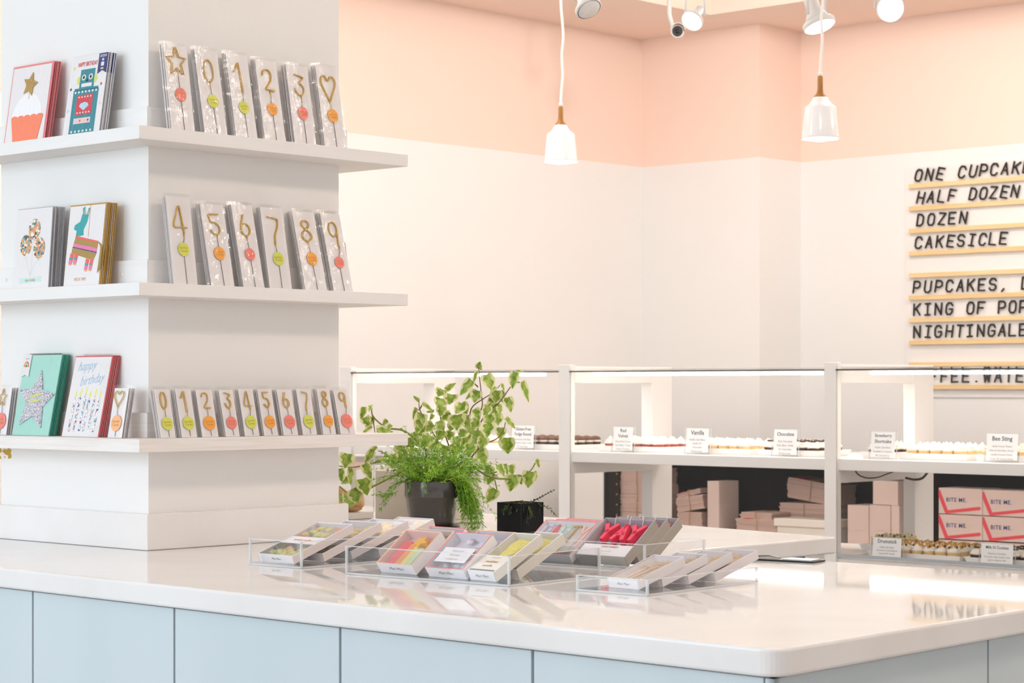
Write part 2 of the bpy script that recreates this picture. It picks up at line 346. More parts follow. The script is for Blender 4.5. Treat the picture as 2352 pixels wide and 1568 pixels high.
# ================================================================ display cases
XCF, XCB = 8.78, 9.67
yp = lambda u: at_x(u, 845, XCF).y
posts = [(yp(1283), yp(1308)), (yp(1893), yp(1920)), (yp(780), yp(806))]
ends = [(posts[2][1], posts[0][0]), (posts[0][1], posts[1][0]), (posts[1][1], 4.05)]   # clear spans, far to near
cl = ['leftmost glass bakery display case, behind the potted plants', 'middle glass bakery display case with the red velvet tray', 'rightmost glass bakery display case, in front of the letter board']
EDGE = mat('black_glass_edge', '14181A', .4); ALU = mat('aluminium_track', 'B9C0C6', .35, .6)
def divider(t, ya, yb, name='divider'):
    """ladder-shaped side frame: front post, rear stile, top rail, shelf rail"""
    m = MB(); y0, y1 = min(ya, yb), max(ya, yb)
    m.box(XCF, XCF+.045, y0, y1, .0, 1.56); m.box(XCB-.18, XCB, y0, y1, 0, 1.55); m.box(XCF+.045, XCB-.18, y0, y1, 1.46, 1.55)
    m.box(XCF+.045, XCB-.18, y0, y1, .97, 1.09); m.box(XCF+.045, XCB-.18, y0, y1, 0, .59)
    m.build(name, WHITE, t, bevel=.003)
for k, (ya, yb) in enumerate(ends):
    t = thing('display_case', cl[k], 'display case', None, 'glass bakery display cases in a row')
    if k == 0: divider(t, *posts[2], 'end_frame')
    if k < 2: divider(t, *posts[k])
    else: divider(t, 4.05, 4.0)
    y0, y1 = yb, ya
    m = MB(); m.box(XCF+.02, XCB-.1, y0, y1, 1.033, 1.088); m.build('shelf', WHITE, t, bevel=.002)
    m = MB(); m.box(XCF+.015, XCB, y0, y1, .0, .605); m.build('base_cabinet', WHITE, t, bevel=.002)
    m = MB(); m.box(XCF+.004, XCF+.014, y0, y1, .612, .628); m.build('track', ALU, t)
    m = MB(); m.box(XCF+.006, XCF+.012, y0, y1, .628, 1.519); m.build('front_glass', GLASS, t)
    m = MB(); m.box(XCF+.0, XCB, y0, y1, 1.526, 1.534); m.build('top_glass', GLASS, t)
    m = MB(); m.box(XCF-.003, XCF+.02, y0, y1, 1.5192, 1.5258); m.build('top_edge', EDGE, t)
    la = [1240, 1878, 2500][k]; lb = [850, 1352, 1990][k]
    m = MB(); m.box(XCF+.03, XCF+.05, at_x(la, 850, XCF).y, at_x(lb, 850, XCF).y, 1.500, 1.514); m.build('led_strip', LED, t)
    if k == 2:
        P = [at_x(u, v, XCF+.12) for u, v in ((1963, 1078), (1972, 1090), (1990, 1097), (2015, 1096), (2040, 1087), (2058, 1081))]
        m = MB(); m.tube(cr(P, 5), .0035, 6)
        P = [at_x(u, v, XCF+.3) for u, v in ((2080, 1097), (2100, 1101), (2118, 1098), (2131, 1084))]
        m.tube(cr(P, 5), .006, 6); m.build('cable', BLACK, t)

# ================================================================ storage unit behind the staff aisle
XU = 11.6; ZB = .28
ud = at_x(1385, 1150, XU).y
t = thing('storage_counter', 'long white back counter with a dark open storage bay, behind the display cases', 'counter')
m = MB(); m.box(XU, 12.3, 3.96, 10.2, .955, 1.0); m.build('worktop', WHITE, t, bevel=.003)
m = MB(); m.box(XU, 12.3, ud, 10.2, 0, .9545); m.box(XU, 12.3, 4.0, ud, 0, ZB); m.box(XU, 12.3, 3.96, 4.0, 0, .9545); m.build('carcass', WHITE, t)
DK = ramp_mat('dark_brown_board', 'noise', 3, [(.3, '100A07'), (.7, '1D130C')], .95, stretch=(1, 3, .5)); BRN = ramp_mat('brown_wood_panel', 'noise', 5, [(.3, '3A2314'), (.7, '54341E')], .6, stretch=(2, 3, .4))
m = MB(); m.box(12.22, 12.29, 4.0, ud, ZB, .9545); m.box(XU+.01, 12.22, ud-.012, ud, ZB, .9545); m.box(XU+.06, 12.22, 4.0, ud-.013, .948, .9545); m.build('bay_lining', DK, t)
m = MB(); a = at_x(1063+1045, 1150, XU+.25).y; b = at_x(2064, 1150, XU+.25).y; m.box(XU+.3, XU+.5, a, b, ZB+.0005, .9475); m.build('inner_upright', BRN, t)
m = MB()
for i in range(5):
    p = at_x(1417, 1088+i*23.5, XU+.03); m.lathe([(.007, 0), (.006, .004)], 10, M=Matrix.Translation(p) @ Matrix.Rotation(-math.pi/2, 4, 'Y'))
m.build('shelf_pin', mat('brass_pin', 'B9772A', .4, .5), t)
m = MB(); a = at_x(1398, 1100, XU+.04).y; b = at_x(1422, 1100, XU+.04).y; m.box(XU+.036, XU+.05, b, a, ZB+.0005, .9475); m.build('pin_strip', DK, t)

# ---- what is kept in the bay
BOXP = ramp_mat('pink_box_board', 'noise', 4, [(.3, 'D2B5A8'), (.7, 'DBC1B5')], .7); BOXE = ramp_mat('stacked_board_edges', 'wave', 55, [(.2, 'AE8C7E'), (.7, 'DBC0B3')], .8, distort=1.5); BOXE.node_tree.nodes['Wave Texture'].bands_direction = 'Z'; STR = mat('tan_string', 'C39A6A', .8)
def bundle(px0, px1, v0, v1, label, x=XU+.06, d=.25, tilt=0, grp='tied bundles of flat pink boxes in the storage bay', red=False, low=False):
    a = at_x(px0, v1, x); b = at_x(px1, v0, x); W = a.y-b.y
    if low: a.z = ZB+.001
    Hh = b.z-a.z-.001
    M = Matrix.Translation((x, (a.y+b.y)/2, a.z+W/2*abs(math.sin(tilt)))) @ Matrix.Rotation(tilt, 4, 'X')
    t = thing('box_bundle', label, 'boxes', M, grp)
    m = MB(); n = max(4, int(Hh/.012)); h = Hh/n
    for i in range(n):
        j = rnd.uniform(-.006, .006); m.box(rnd.uniform(0, .008), d, -W/2+j, W/2+j+rnd.uniform(-.004, .004), i*h, (i+1)*h-.0008)
    m.build('flat_boxes', BOXE, t)
    m = MB(); m.tube([(-.004, 0, -.002), (-.004, 0, Hh+.004), (d+.004, 0, Hh+.004), (d+.004, 0, -.002)], .003, 5, closed=True); m.build('string', STR, t)
    if red: m = MB(); m.box(-.003, d*.5, W*.15, W*.32, Hh, Hh+.003); m.build('red_mark', RED, t)
    return t
zz = [1259, 1222, 1185, 1147.5, 1110.5, 1073]
for i in range(5):
    bundle(1424, 1503+(i % 2)*3, zz[i+1]+3, zz[i], f'pink box bundle, {["bottom of", "second from the bottom of", "middle of", "second from the top of", "top of"][i]} the tall stack left of the case leg', low=(i == 0))
bundle(1556, 1612, 1176, 1222, 'pink box bundle at the base of the leaning pile right of the case leg', x=XU+.1, tilt=0, low=True)
bundle(1556, 1618, 1146, 1176, 'bundle of pink boxes sloping on the pile right of the case leg', x=XU+.1, tilt=math.radians(-9))
bundle(1556, 1610, 1136, 1146, 'thin sloping top layer of the pink pile right of the case leg', x=XU+.14, tilt=math.radians(-14), red=True)
BS = ramp_mat('pink_carton_board', 'noise', 2, [(.3, 'D2B9AE'), (.7, 'DCC6BC')], .7)
def carton(px0, px1, v0, v1, name, label, grp=None, x=XU+.05, d=.22, bite=False, low=False):
    a = at_x(px0, v1, x); b = at_x(px1, v0, x); W = a.y-b.y
    if low: a.z = ZB+.001
    Hh = b.z-a.z-.001
    M = Matrix.Translation((x, a.y, a.z)) @ Matrix.Rotation(-math.pi/2, 4, 'Z')
    t = thing(name, label, 'box', M, grp)
    m = MB(); m.box(0, W-.002, 0, d, 0, Hh-.002); bd = m.build('body', BS, t, bevel=.0015)
    if bite:
        m = MB(); w = W; h = Hh
        q = [(.0*w, .90*h), (.0*w, .66*h), (.15*w, .06*h), (.19*w, .04*h), (.94*w, .22*h), (.97*w, .27*h), (.95*w, .33*h), (.93*w, .34*h), (.215*w, .165*h), (.03*w, .92*h)]
        m.prism(q, -.0012, -.0002); m.build('red_stripe', RED, bd)
        m = MB(); m.text('BITE ME.', .036, .41*w, .55*h, -.0012, bold=.012, sx=1.0, space=1.1); m.build('printed_words', NAVY, bd)
    return t
t = carton(1625, 1652, 1158, 1223, 'carton', 'lower upright pink carton standing between the bundles in the storage bay', low=True); t = carton(1625, 1652, 1104, 1158, 'carton', 'upper slim pink carton balanced on the one between the bundles')
bundle(1690, 1786, 1194, 1232, 'broad bundle of flat pink boxes left of the white tub', x=XU+.05, low=True, red=True)
bundle(1700, 1772, 1178, 1194, 'thin bundle of flat pink boxes lying on the broad one left of the white tub', x=XU+.09)
bundle(1790, 1905, 1158, 1196, 'thick bundle of flat pink boxes behind and above the white tub', x=XU+.3, low=True)
bundle(1806, 1915, 1114, 1157, 'steeply tilted top bundle of flat pink boxes by the white post', x=XU+.32, tilt=math.radians(7), red=True)
a = at_x(1777, 1228, XU+.02); b = at_x(1905, 1196, XU+.02); W = a.y-b.y; a.z = ZB+.001; Hh = b.z-a.z
t = thing('tub', 'cream lidded plastic tub in the storage bay beside the white post', 'tub', Matrix.Translation((XU+.02, a.y, a.z)) @ Matrix.Rotation(-math.pi/2, 4, 'Z'))
m = MB(); m.box(.02, W-.02, .01, .24, 0, Hh-.05); m.build('body', CREAM, t, bevel=.006)
m = MB(); m.box(0, W, 0, .25, Hh-.05, Hh); m.build('lid', CREAM, t, bevel=.004)
gb = 'small pink cake boxes stacked in the storage bay'
carton(2005, 2063, 1104, 1158, 'cake_box', 'single small pink box on top of the block of cake boxes', gb)
for r_, (va, vb) in enumerate(((1160, 1218), (1218, 1275))):
    for c_, (ua, ub) in enumerate(((1947, 1996), (1997, 2046), (2047, 2066))):
        carton(ua, ub, va, vb, 'cake_box', f'small plain pink cake box, {["left", "middle", "narrow right"][c_]} one in the {["upper", "lower"][r_]} row of the block', gb, low=(r_ == 1))
gb = 'pink boxes printed with two black words and a red stripe'
for r_, (va, vb) in enumerate(((1122, 1180.5), (1181, 1239), (1239.5, 1297))):
    for c_, (ua, ub) in enumerate(((2156, 2256.5), (2257, 2362))):
        dv = (5 if c_ else 0)
        carton(ua, ub, va+dv, vb+dv, 'printed_box', f'pink box reading BITE ME with a red stripe, {["left", "right"][c_]} one in the {["top", "middle", "bottom"][r_]} row', gb, bite=True, low=(r_ == 2))

# ================================================================ letter board
Yb0 = at_x(2081, 600, XS).y
LBX = XS-.012
lb = thing('letter_board', 'large white letter board with pale wooden ledges on the far right wall', 'letter board', (XS, Yb0, 0))
def lpart(m, name, mt, **k):
    o = m.build(name, mt, **k); o.parent = lb; o.matrix_parent_inverse = Matrix.Translation((-XS, -Yb0, 0)); return o
zb0 = at_x(2081, 912, XS).z
m = MB(); m.box(LBX, XS-.0005, 5.2, Yb0, zb0, 3.02); lpart(m, 'panel', mat('board_white', 'F1ECE8', .6), bevel=.002)
LV = [428, 479.5, 531, 582.5, 633, 684, 735.5, 786.5, 837, 888.5]
LZ = []
for v in LV:
    z = at_x(2087, v, LBX-.03).z; LZ.append(z+.016); y = at_x(2087, v, LBX-.03).y
    m = MB(); m.box(LBX-.03, LBX-.0005, 5.2, y, z-.016, z+.016); lpart(m, 'ledge', WOOD, bevel=.0015)
GL = {'A': [[(0, 0), (.5, 1.4), (1, 0)], [(.2, .5), (.8, .5)]], 'C': [[(1, 1.1), (.75, 1.4), (.25, 1.4), (0, 1.1), (0, .3), (.25, 0), (.75, 0), (1, .3)]], 'D': [[(0, 0), (0, 1.4), (.6, 1.4), (.95, 1.1), (.95, .3), (.6, 0), (0, 0)]],
      'E': [[(1, 1.4), (0, 1.4), (0, 0), (1, 0)], [(0, .72), (.8, .72)]], 'F': [[(1, 1.4), (0, 1.4), (0, 0)], [(0, .7), (.8, .7)]], 'G': [[(1, 1.1), (.75, 1.4), (.25, 1.4), (0, 1.1), (0, .3), (.25, 0), (.75, 0), (1, .3), (1, .65), (.55, .65)]],
      'H': [[(0, 0), (0, 1.4)], [(1, 0), (1, 1.4)], [(0, .7), (1, .7)]], 'I': [[(.1, 0), (.9, 0)], [(.1, 1.4), (.9, 1.4)], [(.5, 0), (.5, 1.4)]], 'K': [[(0, 0), (0, 1.4)], [(1, 1.4), (0, .6)], [(.35, .85), (1, 0)]], 'L': [[(0, 1.4), (0, 0), (1, 0)]],
      'N': [[(0, 0), (0, 1.4), (1, 0), (1, 1.4)]], 'O': [[(.25, 0), (0, .3), (0, 1.1), (.25, 1.4), (.75, 1.4), (1, 1.1), (1, .3), (.75, 0), (.25, 0)]], 'P': [[(0, 0), (0, 1.4), (.7, 1.4), (1, 1.2), (1, .8), (.7, .6), (0, .6)]],
      'S': [[(1, 1.15), (.75, 1.4), (.25, 1.4), (0, 1.15), (0, .9), (.25, .72), (.75, .68), (1, .5), (1, .25), (.75, 0), (.25, 0), (0, .25)]], 'T': [[(0, 1.4), (1, 1.4)], [(.5, 1.4), (.5, 0)]], 'U': [[(0, 1.4), (0, .3), (.25, 0), (.75, 0), (1, .3), (1, 1.4)]],
      'W': [[(0, 1.4), (.2, 0), (.5, .8), (.8, 0), (1, 1.4)]], 'Z': [[(0, 1.4), (1, 1.4), (0, 0), (1, 0)]], '.': [[(.45, .05), (.55, .05)]], ',': [[(.55, .12), (.3, -.22)]]}
TILE = clear_mat('clear_letter_tile', 'FFFFFF', .02, 1.3, .05)
_lm = {}
def letter_tile(ch, y, z, tilt, label, grp):
    x = LBX-.022
    t = thing('letter_tile', label, 'letter', Matrix.Translation((x, y, z+.004)) @ Matrix.Rotation(-math.pi/2, 4, 'Z') @ Matrix.Rotation(math.radians(-7), 4, 'X') @ Matrix.Rotation(tilt, 4, 'Y'), grp)
    if ch not in _lm:
        m = MB(); m.box(-.040, .040, 0, .0015, 0, .118); a = m.build('tile', TILE, t)
        m = MB(); s = .058
        for st in GL[ch]:
            Q = [Vector((px*s*.86-.43*s, .016+pz*s)) for px, pz in st]; hw = .0068
            for p0, p1 in zip(Q, Q[1:]):
                n = (p1-p0).normalized()*hw; n = Vector((-n.y, n.x)); m.prism([tuple(p0+n), tuple(p0-n), tuple(p1-n), tuple(p1+n)], -.004, -.0004)
            for q in Q: m.disc(q.x, q.y, hw, hw, -.0041, -.0003, 0, 10)
        b = m.build('letter', BLACKL, t); _lm[ch] = (a, b)
    else:
        for q in _lm[ch]:
            c = q.copy(); col.objects.link(c); c.parent = t
rows = [(0, 'ONE CUPCAKE', 2106, 25.0, 10), (1, 'HALF DOZEN', 2111, 24.1, 9), (2, 'DOZEN', 2112, 24.5, 5), (3, 'CAKESICLE', 2108, 24.3, 6), (5, 'PUPCAKES, DO', 2104, 25.0, 3), (6, 'KING OF POPS', 2106, 24.3, 1), (7, 'NIGHTINGALE', 2106, 24.3, 0), (9, 'COFFEE.WATE', 2094, 24.7, 0)]
for li, s, u0, du, ti in rows:
    cnt = {}
    for i, ch in enumerate(s):
        if ch == ' ': continue
        p = at_x(u0+i*du, LV[li]-20, LBX-.022)
        cnt[ch] = cnt.get(ch, 0)+1; k = cnt[ch]
        what = {'.': 'full stop', ',': 'comma'}.get(ch, f'letter {ch}')
        which = f' {ORD[k-1]} {ch} in' if s.count(ch) > 1 else ' in'
        row = {9: 'the lowest row, FFEE.WATE'}.get(li, f'the row reading {s.strip()}')
        letter_tile(ch, p.y, LZ[li], math.radians(ti+rnd.uniform(-3.5, 3.5)), f'black {what} on a clear tile,{which} {row}', f'letter tiles on the ledge in {row}')

# ================================================================ ceiling lamps
def pendant(u, vbot, x, label):
    p = at_x(u, vbot, x); w = (p-CAM).dot(FW); s = w/FPX
    k = 77 if u < 1500 else 87; Rr = k*s/2; h = k*1.13*s
    t = thing('pendant_lamp', label, 'pendant lamp', Matrix.Translation((p.x, p.y, p.z)), 'white pendant lamps')
    n = Rr
    pr = [(n, 0), (.985*n, .1*n), (.84*n, 1.62*n), (.80*n, 1.70*n), (.62*n, 1.82*n), (.48*n, 1.98*n), (.40*n, 2.16*n), (.36*n, 2.2*n)]
    inner = [(a*.94, b+(.0 if i == 0 else -.02*n)) for i, (a, b) in enumerate(pr)]
    m = MB(); m.lathe(inner[::-1]+pr, 40, cap0=False, cap1=False); m.build('shade', SHADE, t)
    m = MB(); m.lathe([(.36*n, 2.17*n), (.37*n, 2.22*n), (.30*n, 2.30*n), (.2*n, 2.42*n), (.15*n, 2.62*n), (.145*n, 3.2*n), (.13*n, 3.32*n)], 24); m.build('neck', WOODP, t)
    m = MB(); m.lathe([(.12*n, 3.3*n), (.12*n, 3.5*n), (.07*n, 3.58*n)], 16); m.build('ferrule', CORD, t)
    top = ZT-p.z
    pts = [(0, 0, 3.55*n), (.05*n*1, 0, 4.2*n), (.12*n, -.05*n, 5.2*n), (.1*n, 0, 6.4*n), (.14*n, -.08*n, 7.6*n), (.02*n, 0, 9.5*n), (.0, 0, 12*n), (0, 0, top)]
    m = MB(); m.tube(cr(pts, 6), .075*n, 8); m.build('cord', CORD, t)
    m = MB(); m.lathe([(.0, -.14*n), (.25*n, -.11*n), (.48*n, -.02*n), (.62*n, .09*n), (.5*n, .3*n), (.2*n, .6*n)], 24); m.build('bulb', BULB, t)
    d = bpy.data.lights.new('pendant_glow', 'POINT'); d.energy = 14; d.color = (1, .9, .78); d.shadow_soft_size = .05; o = bpy.data.objects.new('pendant_glow', d); col.objects.link(o); o.parent = t; o.location = (0, 0, -.2*n)
pendant(1288, 372, 9.0, 'white bell-shaped pendant lamp with a light wooden neck, the left and farther one')
pendant(1884, 319, 9.0, 'white bell-shaped pendant lamp with a dark wooden neck, the right and nearer one')
def spot(u, v, w, aim, label, lit, head=.06, back=True):
    p = at_w(u, v, w); dirv = Vector(aim).normalized()
    Mo = Matrix.Translation(p) @ dirv.to_track_quat('Z', 'Y').to_matrix().to_4x4()
    t = thing('track_spotlight', label, 'spotlight', Matrix.Translation(p), 'track spotlights under the ceiling')
    q = Matrix.Translation(-p) @ Mo; n = head
    m = MB(); m.lathe([(.95*n, -.25*n), (n, -.2*n), (n, .05*n), (.93*n, .1*n)], 32, M=q, cap0=True, cap1=False); m.build('ring', LAMPW, t)
    m = MB(); m.lathe([(.92*n, .02*n), (.80*n, .18*n), (.4*n, .28*n), (0, .3*n)], 32, M=q, cap1=False); m.build('lens', SPOTL if lit else LAMPW, t)
    m = MB(); m.lathe([(.85*n, -.25*n), (.6*n, -.7*n), (.42*n, -1.0*n), (.42*n, -1.9*n), (.36*n, -2.0*n)], 24, M=q); m.build('housing', LAMPW, t)
    top = ZT-p.z; c = q @ Vector((0, 0, -.6*n))
    sd = q.to_3x3() @ Vector((1, 0, 0)); sd.z = 0; sd = sd.normalized() if sd.length > .1 else Vector((0, 1, 0))
    m = MB()
    for sg in (-1, 1):
        a = c+sd*sg*.98*n; m.tube([a, a+Vector((0, 0, 1.2*n)), a+Vector((0, 0, 3.2*n))-sd*sg*.3*n], .11*n, 8)
    b = c+Vector((0, 0, 3.2*n)); m.tube([b-sd*.7*n, b+sd*.7*n], .12*n, 8); m.build('yoke', LAMPW, t)
    m = MB(); m.tube([b, Vector((b.x, b.y, top))], .14*n, 8); m.build('stem', LAMPG, t)
    if lit:
        d = bpy.data.lights.new('spot_beam', 'SPOT'); d.energy = 60; d.color = (1, .9, .78); d.spot_size = 1.1; d.spot_blend = .6; d.shadow_soft_size = .05
        o = bpy.data.objects.new('spot_beam', d); col.objects.link(o); o.parent = t; o.rotation_euler = (-dirv).to_track_quat('Z', 'Y').to_euler(); o.location = dirv*.35*n
S = lambda r, f, z: RT*r+FW*f+UP*z
spot(1352, 20, 10.8, S(.42, -.55, -.85), 'white track spotlight that is off, left of the first pendant cord', False, .068)
spot(1590, 48, 11.5, S(-.45, -.62, -.65), 'lit white track spotlight beside the small security camera', True, .06)
spot(1882, 58, 11.0, S(.3, -.25, -1.0), 'lit white track spotlight pointing down behind the right pendant cord', True, .085)
spot(2045, 20, 11.0, S(.05, -1, -.25), 'lit round track spotlight facing the viewer, farthest right', True, .07)
p = at_w(1556, 72, 14.6)
t = thing('security_camera', 'small white security camera with a black lens under the pink soffit', 'security camera', Matrix.Translation(p))
q = (S(-.12, -1, -.1)).normalized().to_track_quat('Z', 'Y').to_matrix().to_4x4()
m = MB(); m.lathe([(.03, -.11), (.043, -.1), (.045, .02), (.038, .022), (.036, .012)], 24, M=q); m.build('housing', LAMPW, t)
m = MB(); m.lathe([(.036, .012), (.036, .016), (.03, .017)], 24, M=q); m.build('front_plate', mat('dark_lens_ring', '3A3030', .3), t)
m = MB(); m.lathe([(.017, .017), (.016, .02), (.006, .021)], 20, M=q); m.build('lens', BLACK, t)
m = MB(); m.prism([(.05*math.cos(a), .05*math.sin(a)) for a in [math.pi*(1-i/12) for i in range(13)]]+[(.046*math.cos(a), .046*math.sin(a)) for a in [math.pi*i/12 for i in range(13)]], -.06, .06, M=Matrix.Rotation(0, 4, 'X') @ Matrix.Rotation(TH-math.pi/2, 4, 'Z')); m.build('hood', LAMPW, t)
m = MB(); m.tube([(0, .04, .03), (0, .07, .12), (0, .07, ZS-p.z)], .016, 10); m.lathe([(.05, ZS-p.z-.03), (.05, ZS-p.z)], 20, c=(0, .07, 0)); m.build('bracket', LAMPW, t)
# ================================================================ sparkler packs and greeting cards on the shelves
def arcp(cx, cz, rx, rz, a0, a1, n=10): return [(cx+rx*math.cos(math.radians(a0+(a1-a0)*i/n)), cz+rz*math.sin(math.radians(a0+(a1-a0)*i/n))) for i in range(n+1)]
# wire figures: x -.5..5, z 0..1, the stem leaves from the last point
FIG = {'0': arcp(0, .5, .36, .5, -90, 270, 20), '1': [(-.42, .68), (-.3, .78), (-.02, 1), (.02, .98), (.1, .5), (.15, 0)],
       '2': [(-.42, .72)]+arcp(-.05, .74, .36, .26, 165, -20, 9)+[(.2, .45), (-.2, .12), (-.18, .06), (.1, .06), (.45, .05), (.38, .0), (.12, .03)],
       '3': [(-.3, .98), (.1, .97), (.36, .9), (.34, .8), (.02, .6), (.12, .56)]+arcp(.0, .3, .38, .3, 50, -175, 10)[:8]+[(.05, .0)] if 0 else [(-.32, .99), (.1, .95), (.38, .88), (.32, .78), (.03, .62), (.2, .53), (.36, .38), (.34, .18), (.15, .02), (-.1, .04), (-.32, .2), (-.4, .33)],
       '4': [(.5, .1), (.1, .12), (-.48, .14), (-.3, .6), (-.08, 1), (.02, .97), (.12, .5), (.2, .08), (.24, -.12)],
       '5': [(.38, .98), (0, .98), (-.34, .96), (-.36, .86), (-.28, .62), (.05, .58), (.3, .44), (.36, .22), (.2, .05), (.0, .02), (-.2, .1), (-.36, .22)],
       '6': [(-.02, 1), (-.12, .8), (-.3, .5)]+arcp(.02, .28, .36, .28, 150, 510, 18), '7': [(-.42, 1), (-.1, .98), (.32, .93), (.36, .86), (.3, .62), (.05, .3), (.0, .0)],
       '8': [(0, .56), (.25, .72), (.25, .9), (0, 1), (-.25, .9), (-.25, .72), (0, .56), (.34, .36), (.34, .14), (0, 0), (-.34, .14), (-.34, .36), (0, .56)],
       '9': arcp(0, .72, .36, .28, -30, 330, 18)+[(.34, .5), (.3, .2), (.34, 0)],
       'star': star2(0, .5, .55, .25)+[star2(0, .5, .55, .25)[0]], 'heart': [(0, 0), (-.3, .4), (-.48, .7), (-.42, .92), (-.22, 1), (0, .82), (.22, 1), (.42, .92), (.48, .7), (.3, .4), (0, 0)]}
SMOOTH = set('0123456789') | {'heart'}
ENDZ = {'3': (.1, .0), '5': (.1, .02), '6': (.05, 0), '8': (0, 0), '0': (0, 0), '9': (.34, 0), '2': (.1, 0), '4': (.24, -.12), '7': (0, 0), '1': (.15, 0), 'star': (0, .3), 'heart': (0, 0)}
STK = {'L': (LIME, 'lime green'), 'O': (ORANGE, 'orange'), 'C': (CORAL, 'coral pink'), 'P': (PEACHS, 'peach')}
def make_pack(fig, stk, W, H, mini, label, grp, M):
    t = thing('sparkler_pack', label, 'sparkler candle', M, grp)
    m = MB(); m.box(0, W, 0, .0012, 0, H); m.build('backing_card', CARD, t)
    fw = W*(.56 if not mini else .5); z1 = H*(.955 if fig in ('star',) else .93 if mini else .88); z0 = H*(.62 if not mini else .6)
    if fig in ('1', '7', '9') and not mini: z0 = H*.56
    if fig in ('1', '7') and mini: z0 = H*.52
    fh = z1-z0; cx = W*.47; r = .0019 if not mini else .0017
    if fig == 'star' and not mini: fw = W*.8; fh = W*.95; z0 = z1-fh
    if fig == 'heart': fw = W*.68; z0 = H*.57 if not mini else H*.62; fh = z1-z0
    f = [(cx+x*fw, -.0045, z0+z*fh) for x, z in FIG[fig]]
    m = MB(); m.tube(cr(f, 4) if fig in SMOOTH else f, r, 7)
    ex, ez = ENDZ[fig]; e = Vector((cx+ex*fw, -.004, z0+ez*fh)); sx = W*.52
    m.tube([e, e+Vector(((sx-e.x)*.25, .001, -H*.07))], r, 7, r2=r*.5); m.build('golden_figure', GOLD, t)
    m = MB(); m.tube([e+Vector(((sx-e.x)*.25, .001, -H*.06)), (sx, -.0022, H*.4), (sx+.002, -.0018, .003)], .0008 if not mini else .0007, 5); m.build('wire_stem', STEM, t)
    sr = W*(.235 if not mini else .36); sz = H*(.40 if fig not in 'star' else .43) if not mini else H*.29
    if fig in ('1', '7', '9') and not mini: sz = H*.37
    m = MB(); m.disc(sx, sz, sr, sr, -.0034, -.003, 0, 28)
    for i, w_ in enumerate(('Sparkler', 'Candle')): m.text(w_, sr*.46, sx, sz+sr*(.22-.44*i), -.0036, 1)
    m.build('round_sticker', [STK[stk][0], GOLDT], t)
    m = MB(); n = 5; yv = -.0062; e_ = .004
    for i in range(n):
        for j in range(9): pass
    vs = [(-e_+(W+2*e_)*i/4, yv+rnd.uniform(-.0012, .0012)*(1 if 0 < i < 4 else 0)+(.0045 if i in (0, 4) else 0), -.0+(H+.008)*j/8+(.0 if j else .001)) for j in range(9) for i in range(5)]
    m.add(vs, [(j*5+i, j*5+i+1, (j+1)*5+i+1, (j+1)*5+i) for j in range(8) for i in range(4)], 0, True)
    m.build('clear_sleeve', SLEEVE, t)
    return t
def make_filler_copy(t, M, label):
    return copy_tree(t, M, label)
FN = lambda f: f if f in ('star', 'heart') else dict(zip('0123456789', 'zero one two three four five six seven eight nine'.split()))[f]
def lean_M(O, yawdeg, lean): return Matrix.Translation(O) @ Matrix.Rotation(math.radians(yawdeg), 4, 'Z') @ Matrix.Rotation(-lean, 4, 'X')
def place_stack(make, bl, br, tl, face, zs, nback, off, labels, gap=.0045, W=None, minlean=0):
    """first item from its pixel corners on the shelf, the others behind it, each leaning a little less"""
    if face == 'R':
        q = Y0-off; a = at_y(*bl, q); b = at_y(*br, q); w = b.x-a.x; top = at_x(*tl, a.x); back = top.y-q; yaw = 0; dirn = Vector((0, 1, 0))
    else:
        q = X0-off; a = at_x(*bl, q); b = at_x(*br, q); w = a.y-b.y; top = at_y(*tl, a.y); back = top.x-q; yaw = -90; dirn = Vector((1, 0, 0))
    zt = top.z; a.z = zs+.0006; h = zt-a.z
    back = max(minlean, min(back, off-.006-nback*gap*1.05))
    lean = math.atan2(back, h); Hh = math.hypot(back, h); w = W or w
    t = make(w, Hh, lean_M(a, yaw, lean), labels(0))
    tops = back; side = Vector((1, 0, 0)) if face == 'R' else Vector((0, -1, 0))
    for i in range(1, nback+1):
        bb = i*gap; bt = back+bb*(1+rnd.uniform(-.04, .04))
        O = a+dirn*bb+side*rnd.uniform(-.003, .003)*1.0
        copy_tree(t, lean_M(O, yaw+rnd.uniform(-.6, .6), math.atan2(min(bt, off-.004)-bb, h)), labels(i))
    return t
def pack_labels(fig, stk, where):
    c = STK[stk][1]
    def f(i):
        if i == 0: return f'golden {FN(fig)} sparkler pack with {c} sticker, frontmost {where}'
        return f'sparkler pack {ORD[i]} from the front in the golden {FN(fig)} stack {where}'
    return f
TOP = SHZ[0][1]; MID = SHZ[1][1]; LOW = SHZ[2][1]
sh1 = [('star', 'C', (395, 291), (448, 297), (375, 100), 4), ('0', 'L', (471, 298), (523, 305), (446, 111), 4), ('1', 'L', (543, 306), (592, 313), (518, 121), 4), ('2', 'O', (609, 314), (657, 321), (585, 135), 4), ('3', 'C', (678, 323), (727, 330), (656, 147), 4), ('heart', 'O', (747, 331), (796, 337), (724, 150), 4)]
sh2 = [('4', 'L', (400, 651), (454, 654), (381, 449), 4), ('5', 'O', (486, 655), (539, 657), (459, 467), 4), ('6', 'C', (560, 658), (608, 660), (530, 468), 4), ('7', 'L', (620, 661), (671, 663), (597, 475), 4), ('8', 'O', (702, 664), (752, 667), (670, 484), 4), ('9', 'C', (767, 668), (811, 670), (735, 488), 4)]
